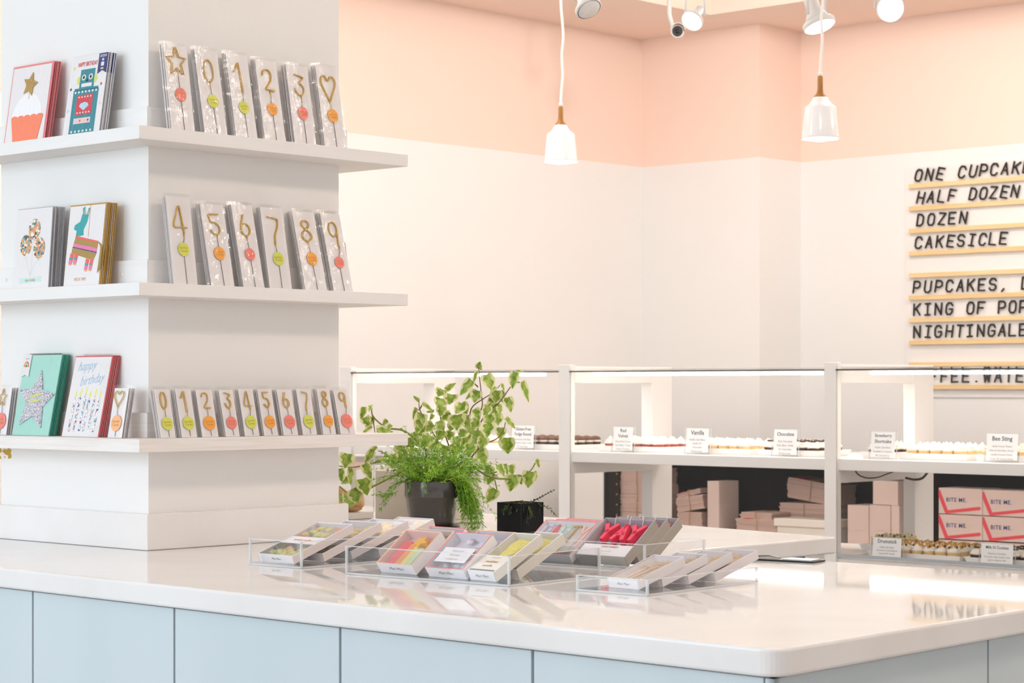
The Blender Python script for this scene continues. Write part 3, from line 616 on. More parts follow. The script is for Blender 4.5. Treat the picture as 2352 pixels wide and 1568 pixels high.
sh3 = [('0', 'L', (370, 1006), (404, 1006), (361, 894), 4), ('1', 'L', (418, 1006), (453, 1006), (408, 893), 4), ('2', 'O', (465, 1005), (502, 1005), (453, 895), 4), ('3', 'C', (519, 1004), (551, 1004), (502, 895), 4), ('4', 'L', (563, 1003), (596, 1003), (550, 893), 3), ('5', 'O', (607, 1003), (639, 1003), (596, 893), 4), ('6', 'C', (652, 1002), (685, 1002), (635, 894), 4), ('7', 'L', (696, 1001), (728, 1001), (685, 893), 3), ('8', 'O', (743, 1000), (772, 1000), (727, 892), 4), ('9', 'C', (783, 999), (817, 999), (765, 895), 4)]
for lst, zs, off, mini, where in ((sh1, TOP, .085, 0, 'on the highest shelf'), (sh2, MID, .085, 0, 'on the middle shelf'), (sh3, LOW, .085, 1, 'of the mini row')):
    for fig, stk, bl, br, tl, nb in lst:
        grp = f'golden {FN(fig)} sparkler packs {where}'
        place_stack(lambda w, h, M, lab: make_pack(fig, stk, w, h, mini, lab, grp, M), bl, br, tl, 'R', zs, nb, off, pack_labels(fig, stk, where), gap=.0046 if not mini else .0052, minlean=.03)
for fig, stk, bl, br, tl, nb in (('star', 'C', (-16, 1000), (14, 1000), (-2, 890), 3), ('heart', 'P', (247, 1004), (279, 1004), (264, 891), 3)):
    grp = f'golden {fig} mini sparkler packs on the left face'
    place_stack(lambda w, h, M, lab: make_pack(fig, stk, w, h, 1, lab, grp, M), bl, br, tl, 'L', LOW, nb, .085, pack_labels(fig, stk, 'on the lowest left shelf'), gap=.007)
# packs seen edge-on on the short side of the middle shelf
for i in range(5):
    M = Matrix.Translation((X1+.075-.0048*i, SY+.155+.003*i, MID+.0006)) @ Matrix.Rotation(math.radians(90), 4, 'Z') @ Matrix.Rotation(-.16, 4, 'X')
    if i == 0: side0 = make_pack('0', 'O', .075, .155, 1, '', 'sparkler packs on the hidden side of the column', M)
    tt = side0 if i == 0 else copy_tree(side0, M)
    tt['label'] = f'brown-edged pack seen edge-on past the right edge of the column, {ORD[i]} from the outside'

# ---- greeting cards
def card_base(t, w, h, env, envm, edge=0.0, ext=True):
    m = MB(); m.box(0, w, .0016, .0030, 0, h); m.build('envelope', env, t)
    m = MB(); m.box(w*edge, w*(1-edge*1.2), 0, .0013, 0, h*(1-edge*.9)); card = m.build('card', CARD, t)
    m = MB(); vs = [(-.002+(w+.004)*i/4, -.004+rnd.uniform(-.001, .001), (h+.004)*j/6) for j in range(7) for i in range(5)]
    m.add(vs, [(j*5+i, j*5+i+1, (j+1)*5+i+1, (j+1)*5+i) for j in range(6) for i in range(4)], 0, True); m.build('clear_sleeve', SLEEVE, t); return card
def art_cupcake(t, w, h):
    s = lambda x, z: (x*w, z*h)
    m = MB(); m.disc(.5*w, .33*h, .36*w, .36*w, -.0008, 0, 0, 40); m.build('frosting_cutout', mat('bright_white_paper', 'FBF8F8', .6), t)
    top = []
    for i in range(5): top += [s(.13+.155*i+.0775+.0775*math.cos(a), .335+.028*math.sin(a)) for a in [math.pi*(1-k/6) for k in range(7)]]
    m = MB(); m.prism([s(.24, .012)]+top+[s(.82, .012)], -.0016, -.0009); m.build('cake_wrapper', ORNG, t)
    m = MB(); m.tube([(.5*w, -.0012, .56*h), (.5*w, -.0012, .68*h)], .0005, 5, 1); m.prism(star2(.5*w, .74*h, .185*w, .09*w, 1.35), -.003, -.0012, 0); m.build('glitter_star', [GLITG, GOLDT], t)
def art_robot(t, w, h):
    y0, y1 = -.0006, -.0001; P = lambda x0, x1, z0, z1: [(x0*w, z0*h), (x1*w, z0*h), (x1*w, z1*h), (x0*w, z1*h)]
    m = MB(); m.text('HAPPY BIRTHDAY', .078*h, .46*w, .895*h, y0, 0, sx=.62, bold=.015); m.build('greeting_text', RED, t)
    m = MB()
    m.disc(.27*w, .70*h, .05*w, .05*h, y0, y1, 1); m.disc(.72*w, .70*h, .05*w, .05*h, y0, y1, 1)
    m.prism(P(.3, .69, .585, .83), y0-.0002, y1); m.prism(P(.16, .85, .012, .575), y0-.0001, y1); m.prism(P(.18, .83, .57, .6), y0-.0001, y1)
    for x in (.40, .59): m.disc(x*w, .73*h, .055*w, .037*h, y0-.0004, y0-.0002, 2); m.disc(x*w, .73*h, .026*w, .022*h, y0-.0006, y0-.0004, 3)
    m.prism([(.46*w, .675*h), (.54*w, .675*h), (.5*w, .72*h)], y0-.0005, y0-.0002, 3); m.prism(P(.36, .64, .61, .655), y0-.0005, y0-.0002, 2)
    for i in range(7): m.disc((.22+.095*i)*w, .55*h, .024*w, .015*h, y0-.0005, y0-.0001, 2, 12)
    m.prism(P(.28, .72, .265, .51), y0-.0004, y0-.0001, 4)
    for i in range(5): m.disc((.34+.08*i)*w, .485*h, .018*w, .011*h, y0-.0006, y0-.0004, 2, 10); m.disc((.34+.08*i)*w, .29*h, .018*w, .011*h, y0-.0006, y0-.0004, 2, 10)
    m.prism([(.5*w, .315*h), (.63*w, .37*h), (.6*w, .405*h), (.5*w, .42*h), (.4*w, .405*h), (.37*w, .37*h)], y0-.0006, y0-.0004, 5)
    m.prism(P(.26, .72, .155, .225), y0-.0004, y0-.0001, 6)
    for i, c in enumerate((5, 4, 1, 7)): m.prism(star2((.33+.11*i)*w, .19*h, .03*w), y0-.0006, y0-.0004, c)
    for i in range(6): m.disc((.24+.105*i)*w, .06*h, .024*w, .015*h, y0-.0005, y0-.0001, 2, 12)
    for x, z, c in ((.1, .86, 1), (.07, .6, 7), (.9, .62, 4), (.93, .38, 6), (.06, .33, 5)): m.prism(star2(x*w, z*h, .035*w), y0, y1, c)
    m.build('printed_robot', [TEAL, LIMEP, CARD, INK, RED, SKY, PINKP, NAVY], t)
    m = MB(); m.prism([(.76*w, 1.0*h), (1.0*w, 1.0*h), (1.0*w, .75*h), (.88*w, .79*h), (.76*w, .75*h)], -.0016, -.001, 0); m.box(.84*w, .92*w, -.0018, -.0016, .84*h, .89*h, 1); m.box(.84*w, .92*w, -.0018, -.0016, .80*h, .82*h, 2); m.disc(.88*w, .92*h, .03*w, .018*h, -.0018, -.0016, 3)
    for i in range(2): m.box(.79*w, .97*w, -.0018, -.0016, (.955+.018*i)*h, (.962+.018*i)*h, 4)
    m.build('ribbon_tag', [NAVY, CARD, LIMEP, SKY, CARD], t)
def art_balloons(t, w, h):
    m = MB()
    for i, (x, z, a) in enumerate(((.52, .735, -.12), (.30, .545, -.05), (.68, .5, -.1))):
        m.disc(x*w, z*h, .165*w, .13*h, -.0005, -.0001, 0, 28, tilt=a); m.prism([(x*w-.012*w, (z-.15)*h), (x*w+.012*w, (z-.15)*h), (x*w, (z-.128)*h)], -.0005, -.0001, 0)
        m.tube([(x*w, -.0002, (z-.14)*h), ((x*.5+.22)*w, -.0002, .3*h), (.46*w, -.0002, .16*h)], .00022, 4, 1)
    m.build('printed_balloons', [CONF, mat('pale_string_print', 'DCD6D8', .7)], t)
    m = MB(); m.prism([(.14*w, .07*h), (.8*w, .085*h), (.76*w, .115*h), (.8*w, .15*h), (.14*w, .135*h), (.18*w, .10*h)], -.0004, -.0001, 0); m.text('happy birthday', .045*h, .47*w, .11*h, -.0006, 1, .3, sx=.8); m.build('printed_banner', [MINTP, GOLDT], t)
def art_pinata(t, w, h):
    m = MB(); y = -.0006
    P = lambda pts, c, d=0: m.prism([(x*w, z*h) for x, z in pts], y-d, -.0001, c)
    P([(.24, .61), (.45, .62), (.44, .69), (.52, .78), (.55, .87), (.37, .88), (.33, .79), (.19, .75), (.17, .70), (.25, .68)], 1)
    P([(.40, .86), (.37, .95), (.43, .97), (.47, .87)], 1); P([(.49, .86), (.53, .95), (.57, .95), (.55, .86)], 1)
    P([(.43, .87), (.42, .94), (.44, .94), (.46, .87)], 4, .0002); P([(.52, .87), (.545, .93), (.55, .87)], 4, .0002)
    P([(.25, .62), (.88, .535), (.86, .515), (.23, .595)], 2, .0002)
    P([(.24, .60), (.87, .52), (.86, .45), (.20, .53)], 0)
    P([(.20, .53), (.86, .45), (.85, .405), (.185, .49)], 3, .0001); P([(.185, .49), (.85, .405), (.85, .392), (.18, .48)], 5, .0002)
    P([(.18, .48), (.85, .39), (.78, .305), (.16, .41)], 0)
    for x in (.19, .31): P([(x-.05, .41), (x+.05, .395), (x+.01, .29), (x-.08, .30)], 2, .0002); P([(x-.07, .36), (x+.02, .35), (x+.01, .33), (x-.075, .34)], 1, .0004); P([(x-.076, .33), (x+.008, .32), (x, .275), (x-.08, .285)], 3, .0004); P([(x-.08, .285), (x, .275), (x-.01, .262), (x-.075, .268)], 4, .0005)
    for x in (.62, .74): P([(x-.04, .335), (x+.05, .32), (x+.01, .19), (x-.07, .20)], 2, .0002); P([(x-.055, .28), (x+.03, .27), (x+.022, .25), (x-.06, .26)], 1, .0004); P([(x-.062, .25), (x+.02, .24), (x+.008, .195), (x-.07, .2)], 3, .0004); P([(x-.07, .205), (x+.01, .195), (x, .175), (x-.065, .183)], 4, .0005)
    m.tube([(.58*w, -.0006, h*.985), (.585*w, -.0006, .6*h)], .0004, 4, 6)
    m.build('pinata_donkey', [GOLDW, mat('teal_tissue', '2FA9A9', .7), mat('coral_tissue', 'F0675C', .7), HOTP, mat('peach_tissue', 'E9B07E', .7), NAVY, GOLDT], t)
    m = MB()
    for k in range(5): m.tube(cr([((.86+.008*k)*w, -.001, .52*h), ((.96+.006*k)*w, -.003, .47*h), ((.965+.008*k)*w, -.004, .34*h), ((.945+.012*k)*w, -.004, (.15+.012*k)*h)], 5), .0009, 5)
    m.build('fringe_tail', GOLDW, t)
    m = MB(); m.text('FIESTA TIME!', .052*h, .46*w, .085*h, -.0006, sx=.8); m.build('greeting_text', mat('copper_print', 'D9A05B', .5), t)
def art_star(t, w, h):
    m = MB(); m.prism(star2(.5*w, .42*h, .50*w, .235*w, 1.50), -.004, -.0012); m.build('glitter_star', GLITS, t)
    m = MB()
    for z in (.47, .40): m.add([(x*w, -.0046, (z+dz)*h) for x, dz in ((.35, -.01), (.65, .03), (.65, .055), (.35, .015))], [(0, 1, 2, 3)], 0)
    m.build('lime_bars', LIMEP, t)
    m = MB(); m.prism([(.0, 1.0*h), (.2*w, 1.0*h), (.2*w, .72*h), (.1*w, .75*h), (0, .72*h)], -.003, -.0022, 0)
    for r_, c in ((.07, 1), (.052, 2), (.033, 3)): m.prism([(.1*w+r_*w*math.cos(a), .845*h+r_*w*1.3*math.sin(a)) for a in [math.pi*k/10 for k in range(11)]], -.0034-(.07-r_)*.01, -.003, c)
    m.text('I am one', .02*h, .1*w, .95*h, -.0034, 4); m.build('white_tag', [CARD, RED, YELLOW, TEAL, PEN], t)
def art_candles(t, w, h):
    m = MB(); BLP = mat('pale_blue_script', 'A9CCE6', .7)
    m.text('happy', .17*h, .36*w, .87*h, -.0006, 0, .45, sx=.9, rot=.09, bold=-.01); m.text('birthday', .17*h, .55*w, .70*h, -.0006, 0, .45, sx=.82, rot=.13, bold=-.01); m.build('greeting_text', BLP, t)
    m = MB()
    for i, (x, z) in enumerate(((.2, .45), (.33, .48), (.47, .5), (.58, .45), (.72, .48), (.85, .45))):
        dx = -.02; m.prism([((x+dx-.03)*w, .06*h), ((x+dx+.03)*w, .06*h), ((x+.03)*w, z*h), ((x-.03)*w, z*h)], -.0005, -.0001, 0); m.tube([(x*w, -.0004, z*h), ((x+.004)*w, -.0004, (z+.03)*h)], .0003, 4, 2)
        m.prism([(x*w-.028*w, (z+.055)*h), (x*w, (z+.025)*h), (x*w+.028*w, (z+.055)*h), (x*w+.02*w, (z+.12)*h)], -.0005, -.0001, 1)
    m.build('printed_candles', [CONF2, YELLOW, PEN], t)
def greet(art, env, what, where, bl, br, tl, zs, n, off=.075, gap=.0052, edge=.0, grp=None):
    def mk(w, h, M, lab):
        t = thing('greeting_card', lab, 'greeting card', M, f'{what} greeting cards')
        art(card_base(t, w, h, env, env, edge), w, h); return t
    def lab(i):
        if i == 0: return f'{what} greeting card at the front of its stack on the {where} left shelf'
        return f'greeting card {ORD[i]} from the front of the {what} stack on the {where} shelf'
    place_stack(mk, bl, br, tl, 'L', zs, n, off, lab, gap=gap)
greet(art_cupcake, PINKENV, 'coral cupcake', 'highest', (7, 323), (100, 312), (31, 155), TOP, 4, edge=.03)
greet(art_robot, SILVER, 'teal robot', 'highest', (143, 306), (226, 297), (167, 134), TOP, 4, gap=.0068, off=.085)
greet(art_balloons, SILVER, 'confetti balloons', 'middle', (30, 660), (111, 656), (41, 481), MID, 5, gap=.0072, off=.085, edge=.01)
greet(art_pinata, KRAFT, 'donkey pinata', 'middle', (144, 655), (228, 651), (161, 472), MID, 5, gap=.0062, off=.085, edge=.02)
greet(art_candles, REDENV, 'birthday candles', 'lowest', (140, 1004), (226, 1005), (175, 817), LOW, 4, gap=.0048, edge=.02)
def mint_base(w, h, M, lab):
    t = thing('greeting_card', lab, 'greeting card', M, 'mint star greeting cards')
    m = MB(); m.box(0, w, .0012, .0035, 0, h, 0); m.build('envelope', MINTD, t)
    m = MB(); m.box(0, w*.985, 0, .0011, 0, h*.995, 0); card = m.build('card', MINT, t)
    m = MB(); m.box(-.002, w+.002, -.0052, -.005, 0, h+.003); m.build('clear_sleeve', SLEEVE, t)
    art_star(card, w, h); return t
place_stack(mint_base, (27, 1001), (112, 1002), (59, 815), 'L', LOW, 4, .08, lambda i: 'mint green greeting card with a big silver glitter star at the front of its stack' if i == 0 else f'mint green greeting card, {ORD[i]} from the front behind the glitter star card', gap=.0058)

# ================================================================ acrylic trays and boxed candles on the worktop
def acrylic_tray(corner, yawdeg, ly, lx, h, label):
    """corner: the near corner; runs ly along +y and lx along +x"""
    t = thing('acrylic_tray', label, 'tray', Matrix.Translation((corner[0], corner[1], 1.0008)) @ Matrix.Rotation(math.radians(yawdeg), 4, 'Z'), 'clear acrylic trays on the worktop')
    th = .004
    m = MB(); m.box(0, lx, 0, ly, 0, th); m.build('floor', ACRYL, t)
    for nm, b in (('front_wall', (0, th, 0, ly)), ('right_wall', (th, lx-th, 0, th)), ('back_wall', (lx-th, lx, 0, ly)), ('left_wall', (th, lx-th, ly-th, ly))):
        m = MB(); m.box(*b, th, h); m.build(nm, ACRYL, t)
    m = MB(); e = .0005
    for x in (0, lx-th):
        for y in (0, ly-th): m.box(x-e, x+th+e, y-e, y+th+e, 0, h+.0004)
    m.box(-e, lx+e, -e, th*.6, h-.0012, h+.0006); m.box(-e, th*.6, -e, ly+e, h-.0012, h+.0006); m.box(-e, th*.5, 0, ly, 0, th); m.box(0, lx, -e, th*.5, 0, th)
    m.build('polished_edges', ACEDGE, t); return t
acrylic_tray((3.478, 3.908), 1, .19, .50, .064, 'clear acrylic tray of yellow candle boxes beside the column')
acrylic_tray((3.476, 3.222), 3, .50, .33, .066, 'large clear acrylic tray at the front with rainbow and number candle boxes')
acrylic_tray((3.975, 3.245), 1, .50, .24, .064, 'clear acrylic tray at the back holding PARTY and pink letter candle boxes')
acrylic_tray((3.515, 2.862), 3, .19, .42, .034, 'low clear acrylic tray of star pick boxes, rightmost on the worktop')
PAT = ramp_mat('dotted_pink_board', 'wave', 190, [(.0, 'C9AFA9'), (.35, 'D9C5C1'), (.55, 'F3ECEB')], .6, distort=0); PAT.node_tree.nodes['Wave Texture'].bands_direction = 'Y'
PATN = ramp_mat('hatched_cream_board', 'wave', 120, [(.0, 'B9B1A4'), (.4, 'D9D2C6'), (.6, 'EDE7DC')], .6); PATN.node_tree.nodes['Wave Texture'].bands_direction = 'Y'
PATG = ramp_mat('ribbed_grey_board', 'wave', 240, [(.1, '8E8478'), (.6, 'B0A79B')], .5); PATG.node_tree.nodes['Wave Texture'].bands_direction = 'Y'
WHITEB = mat('white_box_board', 'F4EFF1', .55); GREYB = mat('grey_box_board', 'B9AFB4', .55); LILACW = mat('pale_box_inside', 'E9E2EA', .6); SILV = mat('silver_box_end', 'CFCFC9', .3, .5); CREAMB = mat('cream_box_inside', 'E6DFD0', .6)
FROST = mat('frosted_plastic', 'F1E9EA', .35, alpha=.85)
def box_M(u, x, pitch, w, zf=1.0052):
    """box whose near right bottom corner stands at depth x in the pixel column u, tipped up by pitch"""
    a = at_x(u, 1300, x); a.z = zf; R_ = Matrix.Rotation(math.radians(-90), 4, 'Z')
    return Matrix.Translation(a - R_.to_3x3() @ Vector((w, 0, 0))) @ R_ @ Matrix.Rotation(math.radians(pitch), 4, 'X')
def candle_box(name, label, cat, M, w, L_, h, wall, side, rim, end, inside, grp, fill, endtxt=True, lid=True):
    t = thing(name, label, cat, M, grp); k = .0018
    m = MB(); m.box(k, w-k, k, L_-k, 0, k, 1); m.box(0, k, 0, L_, 0, h, 0); m.box(w-k, w, 0, L_, 0, h, 0); m.box(k, w-k, L_-k, L_, 0, h, 2); m.box(k, w-k, 0, k, 0, h, 2)
    m.box(k, k*1.4, k, L_-k, k, h-.001, 1); m.box(w-k*1.4, w-k, k, L_-k, k, h-.001, 1); m.box(k, w-k, L_-k*1.4, L_-k, k, h-.001, 1)
    e = .0012
    for b in ((0, k, 0, L_), (w-k, w, 0, L_), (k, w-k, 0, k), (k, w-k, L_-k, L_)): m.box(*b, h, h+e, 3)
    m.build('tray', [side, inside, end, rim], t)
    if endtxt: m = MB(); m.text('Meri Meri', h*.42, w*.5, h*.5, -.0003, 0, .3); m.build('printed_name', PEN, t)
    if lid: m = MB(); m.box(k, w-k, k, L_-k, h-.0008, h-.0003); m.build('clear_lid', LID, t)
    fill(t, w, L_, h); return t
YC = mat('yellow_wax', 'F1E38A', .45); YC2 = mat('golden_wax', 'F3C968', .45); OC = mat('orange_wax', 'F9A95A', .45); GC = mat('lime_wax', 'D6E06A', .45); RC = mat('red_wax', 'F5776E', .45)
top_text = lambda m, s, size, x, y, z, c, **k: m.add(*(lambda g: ([(x+a, y+b, z) for a, b in g[0]], g[1]))(text_geo(s, size, k.get('shear', 0), k.get('bold', 0))), c)
def fill_flowers(cols, label=True):
    def f(t, w, L_, h):
        m = MB()
        for i in range(32):
            y = rnd.choice((rnd.uniform(.06, .30), rnd.uniform(.62, .92)))*L_
            m.blob((rnd.uniform(.12, .88)*w, y, h*.62), rnd.uniform(.010, .015), rnd.randrange(len(cols)), (1, 1, .45), .25)
        m.build('flower_candle', cols, t)
        if label:
            m = MB(); m.box(.004, w-.004, .36*L_, .56*L_, h-.0002, h+.0004, 0); top_text(m, 'birthday candles', .010, w*.5, .46*L_, h+.0008, 1, bold=.02); top_text(m, 'set of five', .005, w*.5, .40*L_, h+.0008, 2); m.build('paper_band', [WHITEB, mat('orange_print', 'E58A4A', .6), PEN], t)
    return f
gy = 'boxes of yellow candles beside the column'
w1 = .131; L1 = .212; h1 = .02
fl = [('box of yellow flower candles with a white paper band, frontmost in the left tray', (677, 3.522), [YC, YC, GC, OC]), ('box of yellow candles, second from the front in the left tray', (745, 3.62), [YC, YC2]), ('box of golden yellow candles, third from the front in the left tray', (810, 3.718), [YC2, YC2, YC]), ('box of golden yellow candles, rearmost in the left tray', (873, 3.816), [YC2, YC2])]
for i, (lab, br, cols) in enumerate(fl):
    candle_box('candle_box', lab, 'candle box', box_M(*br, 19, w1), w1, L1, h1, WHITEB, PAT, WHITEB, WHITEB, LILACW, gy, fill_flowers(cols, i == 0))
def fill_rainbow(t, w, L_, h):
    for nm, mt, x0, x1 in (('red_band', mat('rainbow_red', 'F2646C', .5), .10, .34), ('orange_band', mat('rainbow_orange', 'F9A15A', .5), .34, .50), ('yellow_band', YC, .5, .66), ('mint_band', mat('rainbow_mint', 'CFE8C8', .5), .66, .80)):
        m = MB(); m.box(x0*w, x1*w, .06*L_, (.78-.3*(x0-.1))*L_, .003, h*.62); m.build(nm, mt, t, bevel=.002)
    m = MB(); M_ = Matrix.Translation((.5*w, .78*L_, .004)) @ Matrix.Rotation(math.pi/2, 4, 'X') @ Matrix.Scale(-1, 4, (0, 1, 0))
    m.slab([(.6*w+a*1.0, .74*L_+b) for a, b in star2(0, 0, .022, .011, 1.2)], .004, h*.85); m.build('star_candle', mat('yellow_star_wax', 'F8B838', .45), t, bevel=.0015)
gr = 'boxed candles in the large front tray'
wR, LR, hR = .117, .122, .028
PCH = mat('peach_box_edge', 'F8C9A8', .6)
def fill_plain(cols, lab=None):
    def f(t, w, L_, h):
        m = MB()
        for i in range(14): m.blob((rnd.uniform(.2, .8)*w, rnd.uniform(.15, .9)*L_, h*.4), rnd.uniform(.009, .015), rnd.randrange(len(cols)), (1, 1, .4), .3)
        m.build('wrapped_candles', cols, t)
        if lab:
            m = MB(); m.box(.1*w, .9*w, .18*L_, .58*L_, h-.0002, h+.0002, 0)
            for i, s in enumerate(('iridescent', 'birthday', 'candle set')): top_text(m, s, .009, w*.5, (.49-.11*i)*L_, h+.0006, 1)
            m.build('printed_label', [mat('pearly_label', 'EFEBF0', .3), SILV], t)
    return f
candle_box('candle_box', 'box with a rainbow and yellow star candle at the left of the large tray', 'candle box', box_M(957, 3.508, 36.5, wR), wR, LR, hR, WHITEB, WHITEB, PCH, WHITEB, PINKP, gr, fill_rainbow)
candle_box('candle_box', 'peach-edged candle box directly behind the rainbow candle box', 'candle box', box_M(987, 3.556, 36.5, wR), wR, LR, hR, WHITEB, WHITEB, PCH, WHITEB, LILACW, gr, fill_plain([YC2, mat('pale_pink_wax', 'F3D9D4', .5)]), endtxt=False)
candle_box('candle_box', 'coral-edged candle box at the back left of the large tray', 'candle box', box_M(1017, 3.604, 39, wR), wR, LR, hR, WHITEB, WHITEB, PINKENV, WHITEB, LILACW, gr, fill_plain([LILACW]), endtxt=False)
candle_box('candle_box', 'coral-edged box of pearly candles in the middle of the large tray', 'candle box', box_M(1074, 3.503, 37, .12), .12, .125, hR, WHITEB, WHITEB, PINKENV, WHITEB, LILACW, gr, fill_plain([LILACW, WHITEB, mat('pearl_wax', 'E6D9E0', .2)], True))
candle_box('candle_box', 'peach-edged box with a golden star behind the pearly candle box', 'candle box', box_M(1128, 3.585, 37, .12), .12, .125, hR, WHITEB, WHITEB, PCH, WHITEB, LILACW, gr, fill_plain([YC2, WHITEB]), endtxt=False)
SPK = ramp_mat('yellow_glitter_wax', 'voronoi', 260, [(.1, 'F7EE4E'), (.5, 'F0DF3A'), (.9, 'C9B62C')], .5, bump=.4)
def fill_number(t, w, L_, h):
    m = MB(); m.slab([(.30*w, .42*L_), (.62*w, .42*L_), (.78*w, .90*L_), (.28*w, .93*L_), (.2*w, .8*L_)], .003, h*.7); m.build('glitter_candle', SPK, t, bevel=.003)
    m = MB(); m.box(.003, w-.003, .01, .4*L_, h-.0002, h+.0003, 0); top_text(m, 'number', .012, w*.5, .25*L_, h+.0008, 1, bold=.02); top_text(m, 'candle', .012, w*.5, .15*L_, h+.0008, 1, bold=.02); top_text(m, 'Meri Meri', .006, w*.5, .35*L_, h+.0008, 1, shear=.3); m.build('printed_label', [CREAM, GOLDT], t)
candle_box('candle_box', 'cream box with a yellow glitter number candle, front right of the large tray', 'candle box', box_M(1139, 3.505, 26, .079), .082, .175, .024, CREAMB, PATN, WHITEB, WHITEB, CREAMB, gr, fill_number)
candle_box('candle_box', 'cream box with a yellow glitter candle, rightmost in the large tray', 'candle box', box_M(1191, 3.585, 25, .079), .082, .175, .024, CREAMB, PATN, WHITEB, WHITEB, CREAMB, gr, fill_number)
# letters for the PARTY and YAY candles, laid flat
LW = {'P': 'P', 'A': 'A', 'R': [[(0, 0), (0, 1.4), (.7, 1.4), (1, 1.2), (1, .85), (.7, .65), (0, .65)], [(.45, .65), (1, 0)]], 'T': 'T', 'Y': [[(0, 1.4), (.5, .7), (1, 1.4)], [(.5, .7), (.5, 0)]]}
def flat_letter(m, ch, x, y, wd, ht, th, z0, z1, mi):
    g = GL.get(ch) if ch in GL else LW[ch]
    for st in g:
        for (ax, ay), (bx, by) in zip(st, st[1:]):
            a = Vector((x+ax*wd, y+ay/1.4*ht)); b = Vector((x+bx*wd, y+by/1.4*ht)); d = (b-a).normalized()*th*.5; n = Vector((-d.y, d.x))
            a = a-d*.9; b = b+d*.9; m.slab([(a+n).to_tuple(), (a-n).to_tuple(), (b-n).to_tuple(), (b+n).to_tuple()], z0, z1, mi)
def fill_party(t, w, L_, h):
    for ch, x, mt in (('P', .09, mat('lilac_wax', 'DCD2E6', .5)), ('A', .26, mat('coral_red_wax', 'EE5F66', .5)), ('R', .45, mat('mint_wax', 'CFE8D8', .5)), ('T', .62, GLITG), ('Y', .80, mat('peach_wax', 'FBC6B2', .5))):
        m = MB(); flat_letter(m, ch, x*w, .42*L_, .13*w, .46*L_, .034*w, h-.006, h-.002, 0); m.box((x+.05)*w, (x+.06)*w, .08*L_, .46*L_, h-.005, h-.003, 1); m.build('letter_candle', [mt, mt], t)
gp = 'candle boxes in the back tray'
wP, LP = .172, .133
for i, (lab, br) in enumerate((('white coral-edged box spelling PARTY in flat pastel letters, front of its row', (1315, 4.01)), ('coral-edged letter candle box directly behind the PARTY box', (1340, 4.05)), ('coral-edged letter candle box, third back in the PARTY row', (1365, 4.09)))):
    candle_box('candle_box', lab, 'candle box', box_M(*br, 35.5, wP), wP, LP, .022, WHITEB, WHITEB, PINKENV, WHITEB, WHITEB, gp, fill_party, endtxt=False)
HOT = mat('hot_coral_wax', 'F4405F', .4)
def fill_yay(t, w, L_, h):
    for x in (.10, .40, .66):
        m = MB(); flat_letter(m, 'Y' if x != .40 else 'A', x*w, .52*L_, .20*w, .34*L_, .075*w, .004, h*.85, 0); m.tube([((x+.1)*w, .9*L_, h*.5), ((x+.12)*w, .97*L_, h*1.0), ((x+.14)*w, 1.0*L_, h*1.3)], .0011, 5, 1); m.prism([((x+.02)*w, 0), ((x+.18)*w, 0), ((x+.1)*w, .004)], .30*L_, .5*L_, 2); m.build('letter_candle', [HOT, WHITEB, WHITEB], t, bevel=.0012)
    m = MB(); m.box(.002, w-.002, .003, .30*L_, h-.0002, h+.0006, 0); top_text(m, 'TOOT SWEET!', .0085, w*.55, .24*L_, h+.001, 1, bold=.02); top_text(m, 'Birthday Candle', .0075, w*.5, .13*L_, h+.001, 2); top_text(m, 'bougie d anniversaire', .005, w*.5, .06*L_, h+.001, 2); m.build('printed_label', [WHITEB, mat('copper_foil', 'B9683A', .4, .3), SILV], t)
wY, LY = .158, .145
for i, (lab, br) in enumerate((('grey box with chunky hot pink letter candles and a white TOOT SWEET label', (1444, 4.03)), ('grey box of pink letter candles directly behind the TOOT SWEET one', (1472, 4.076)), ('grey box of pink letter candles, rearmost by the tray corner', (1500, 4.122)))):
    candle_box('candle_box', lab, 'candle box', box_M(*br, 36, wY), wY, LY, .026, GREYB, PATG, GREYB, SILV, GREYB, gp, fill_yay, endtxt=False, lid=(i > 0))
STICK = mat('wooden_stick', 'E0B57C', .6); STARG = mat('gold_star_card', 'C99B4C', .4, .4); STARS = mat('rose_star_card', 'CDB7AE', .4, .3)
def fill_picks(t, w, L_, h):
    for i in range(12):
        x = (.26+.04*i)*w; dx = (i-5.5)*.022*w+rnd.uniform(-.03, .03)*w; yt = rnd.uniform(.62, .86)*L_; z = h*.45+.0016*(i % 4)
        m = MB(); m.tube([(x, rnd.uniform(.06, .14)*L_, z), (min(max(x+dx*.9, .2*w), .8*w), yt-.01, z)], .0018, 6); m.build('wooden_pick', STICK, t)
        m = MB(); m.slab(star2(min(max(x+dx, .27*w), .73*w), yt, .0175, .0085, rnd.uniform(0, 1.2)), z+.001, z+.0018); m.build('star', STARG if i % 2 else STARS, t)
for i, (lab, br) in enumerate((('frosted box of gold star picks on wooden sticks, frontmost in the low tray', (1468, 3.578)), ('frosted box of star picks, second from the front in the low tray', (1523, 3.664)), ('frosted box of star picks, third from the front in the low tray', (1583, 3.750)), ('frosted box of star picks, rearmost in the low tray', (1644, 3.836)))):
    candle_box('pick_box', lab, 'party pick box', box_M(*br, 14.5, .085), .085, .166, .02, FROST, FROST, FROST, WHITEB, LILACW, 'frosted boxes of star picks', fill_picks, endtxt=(i == 0))
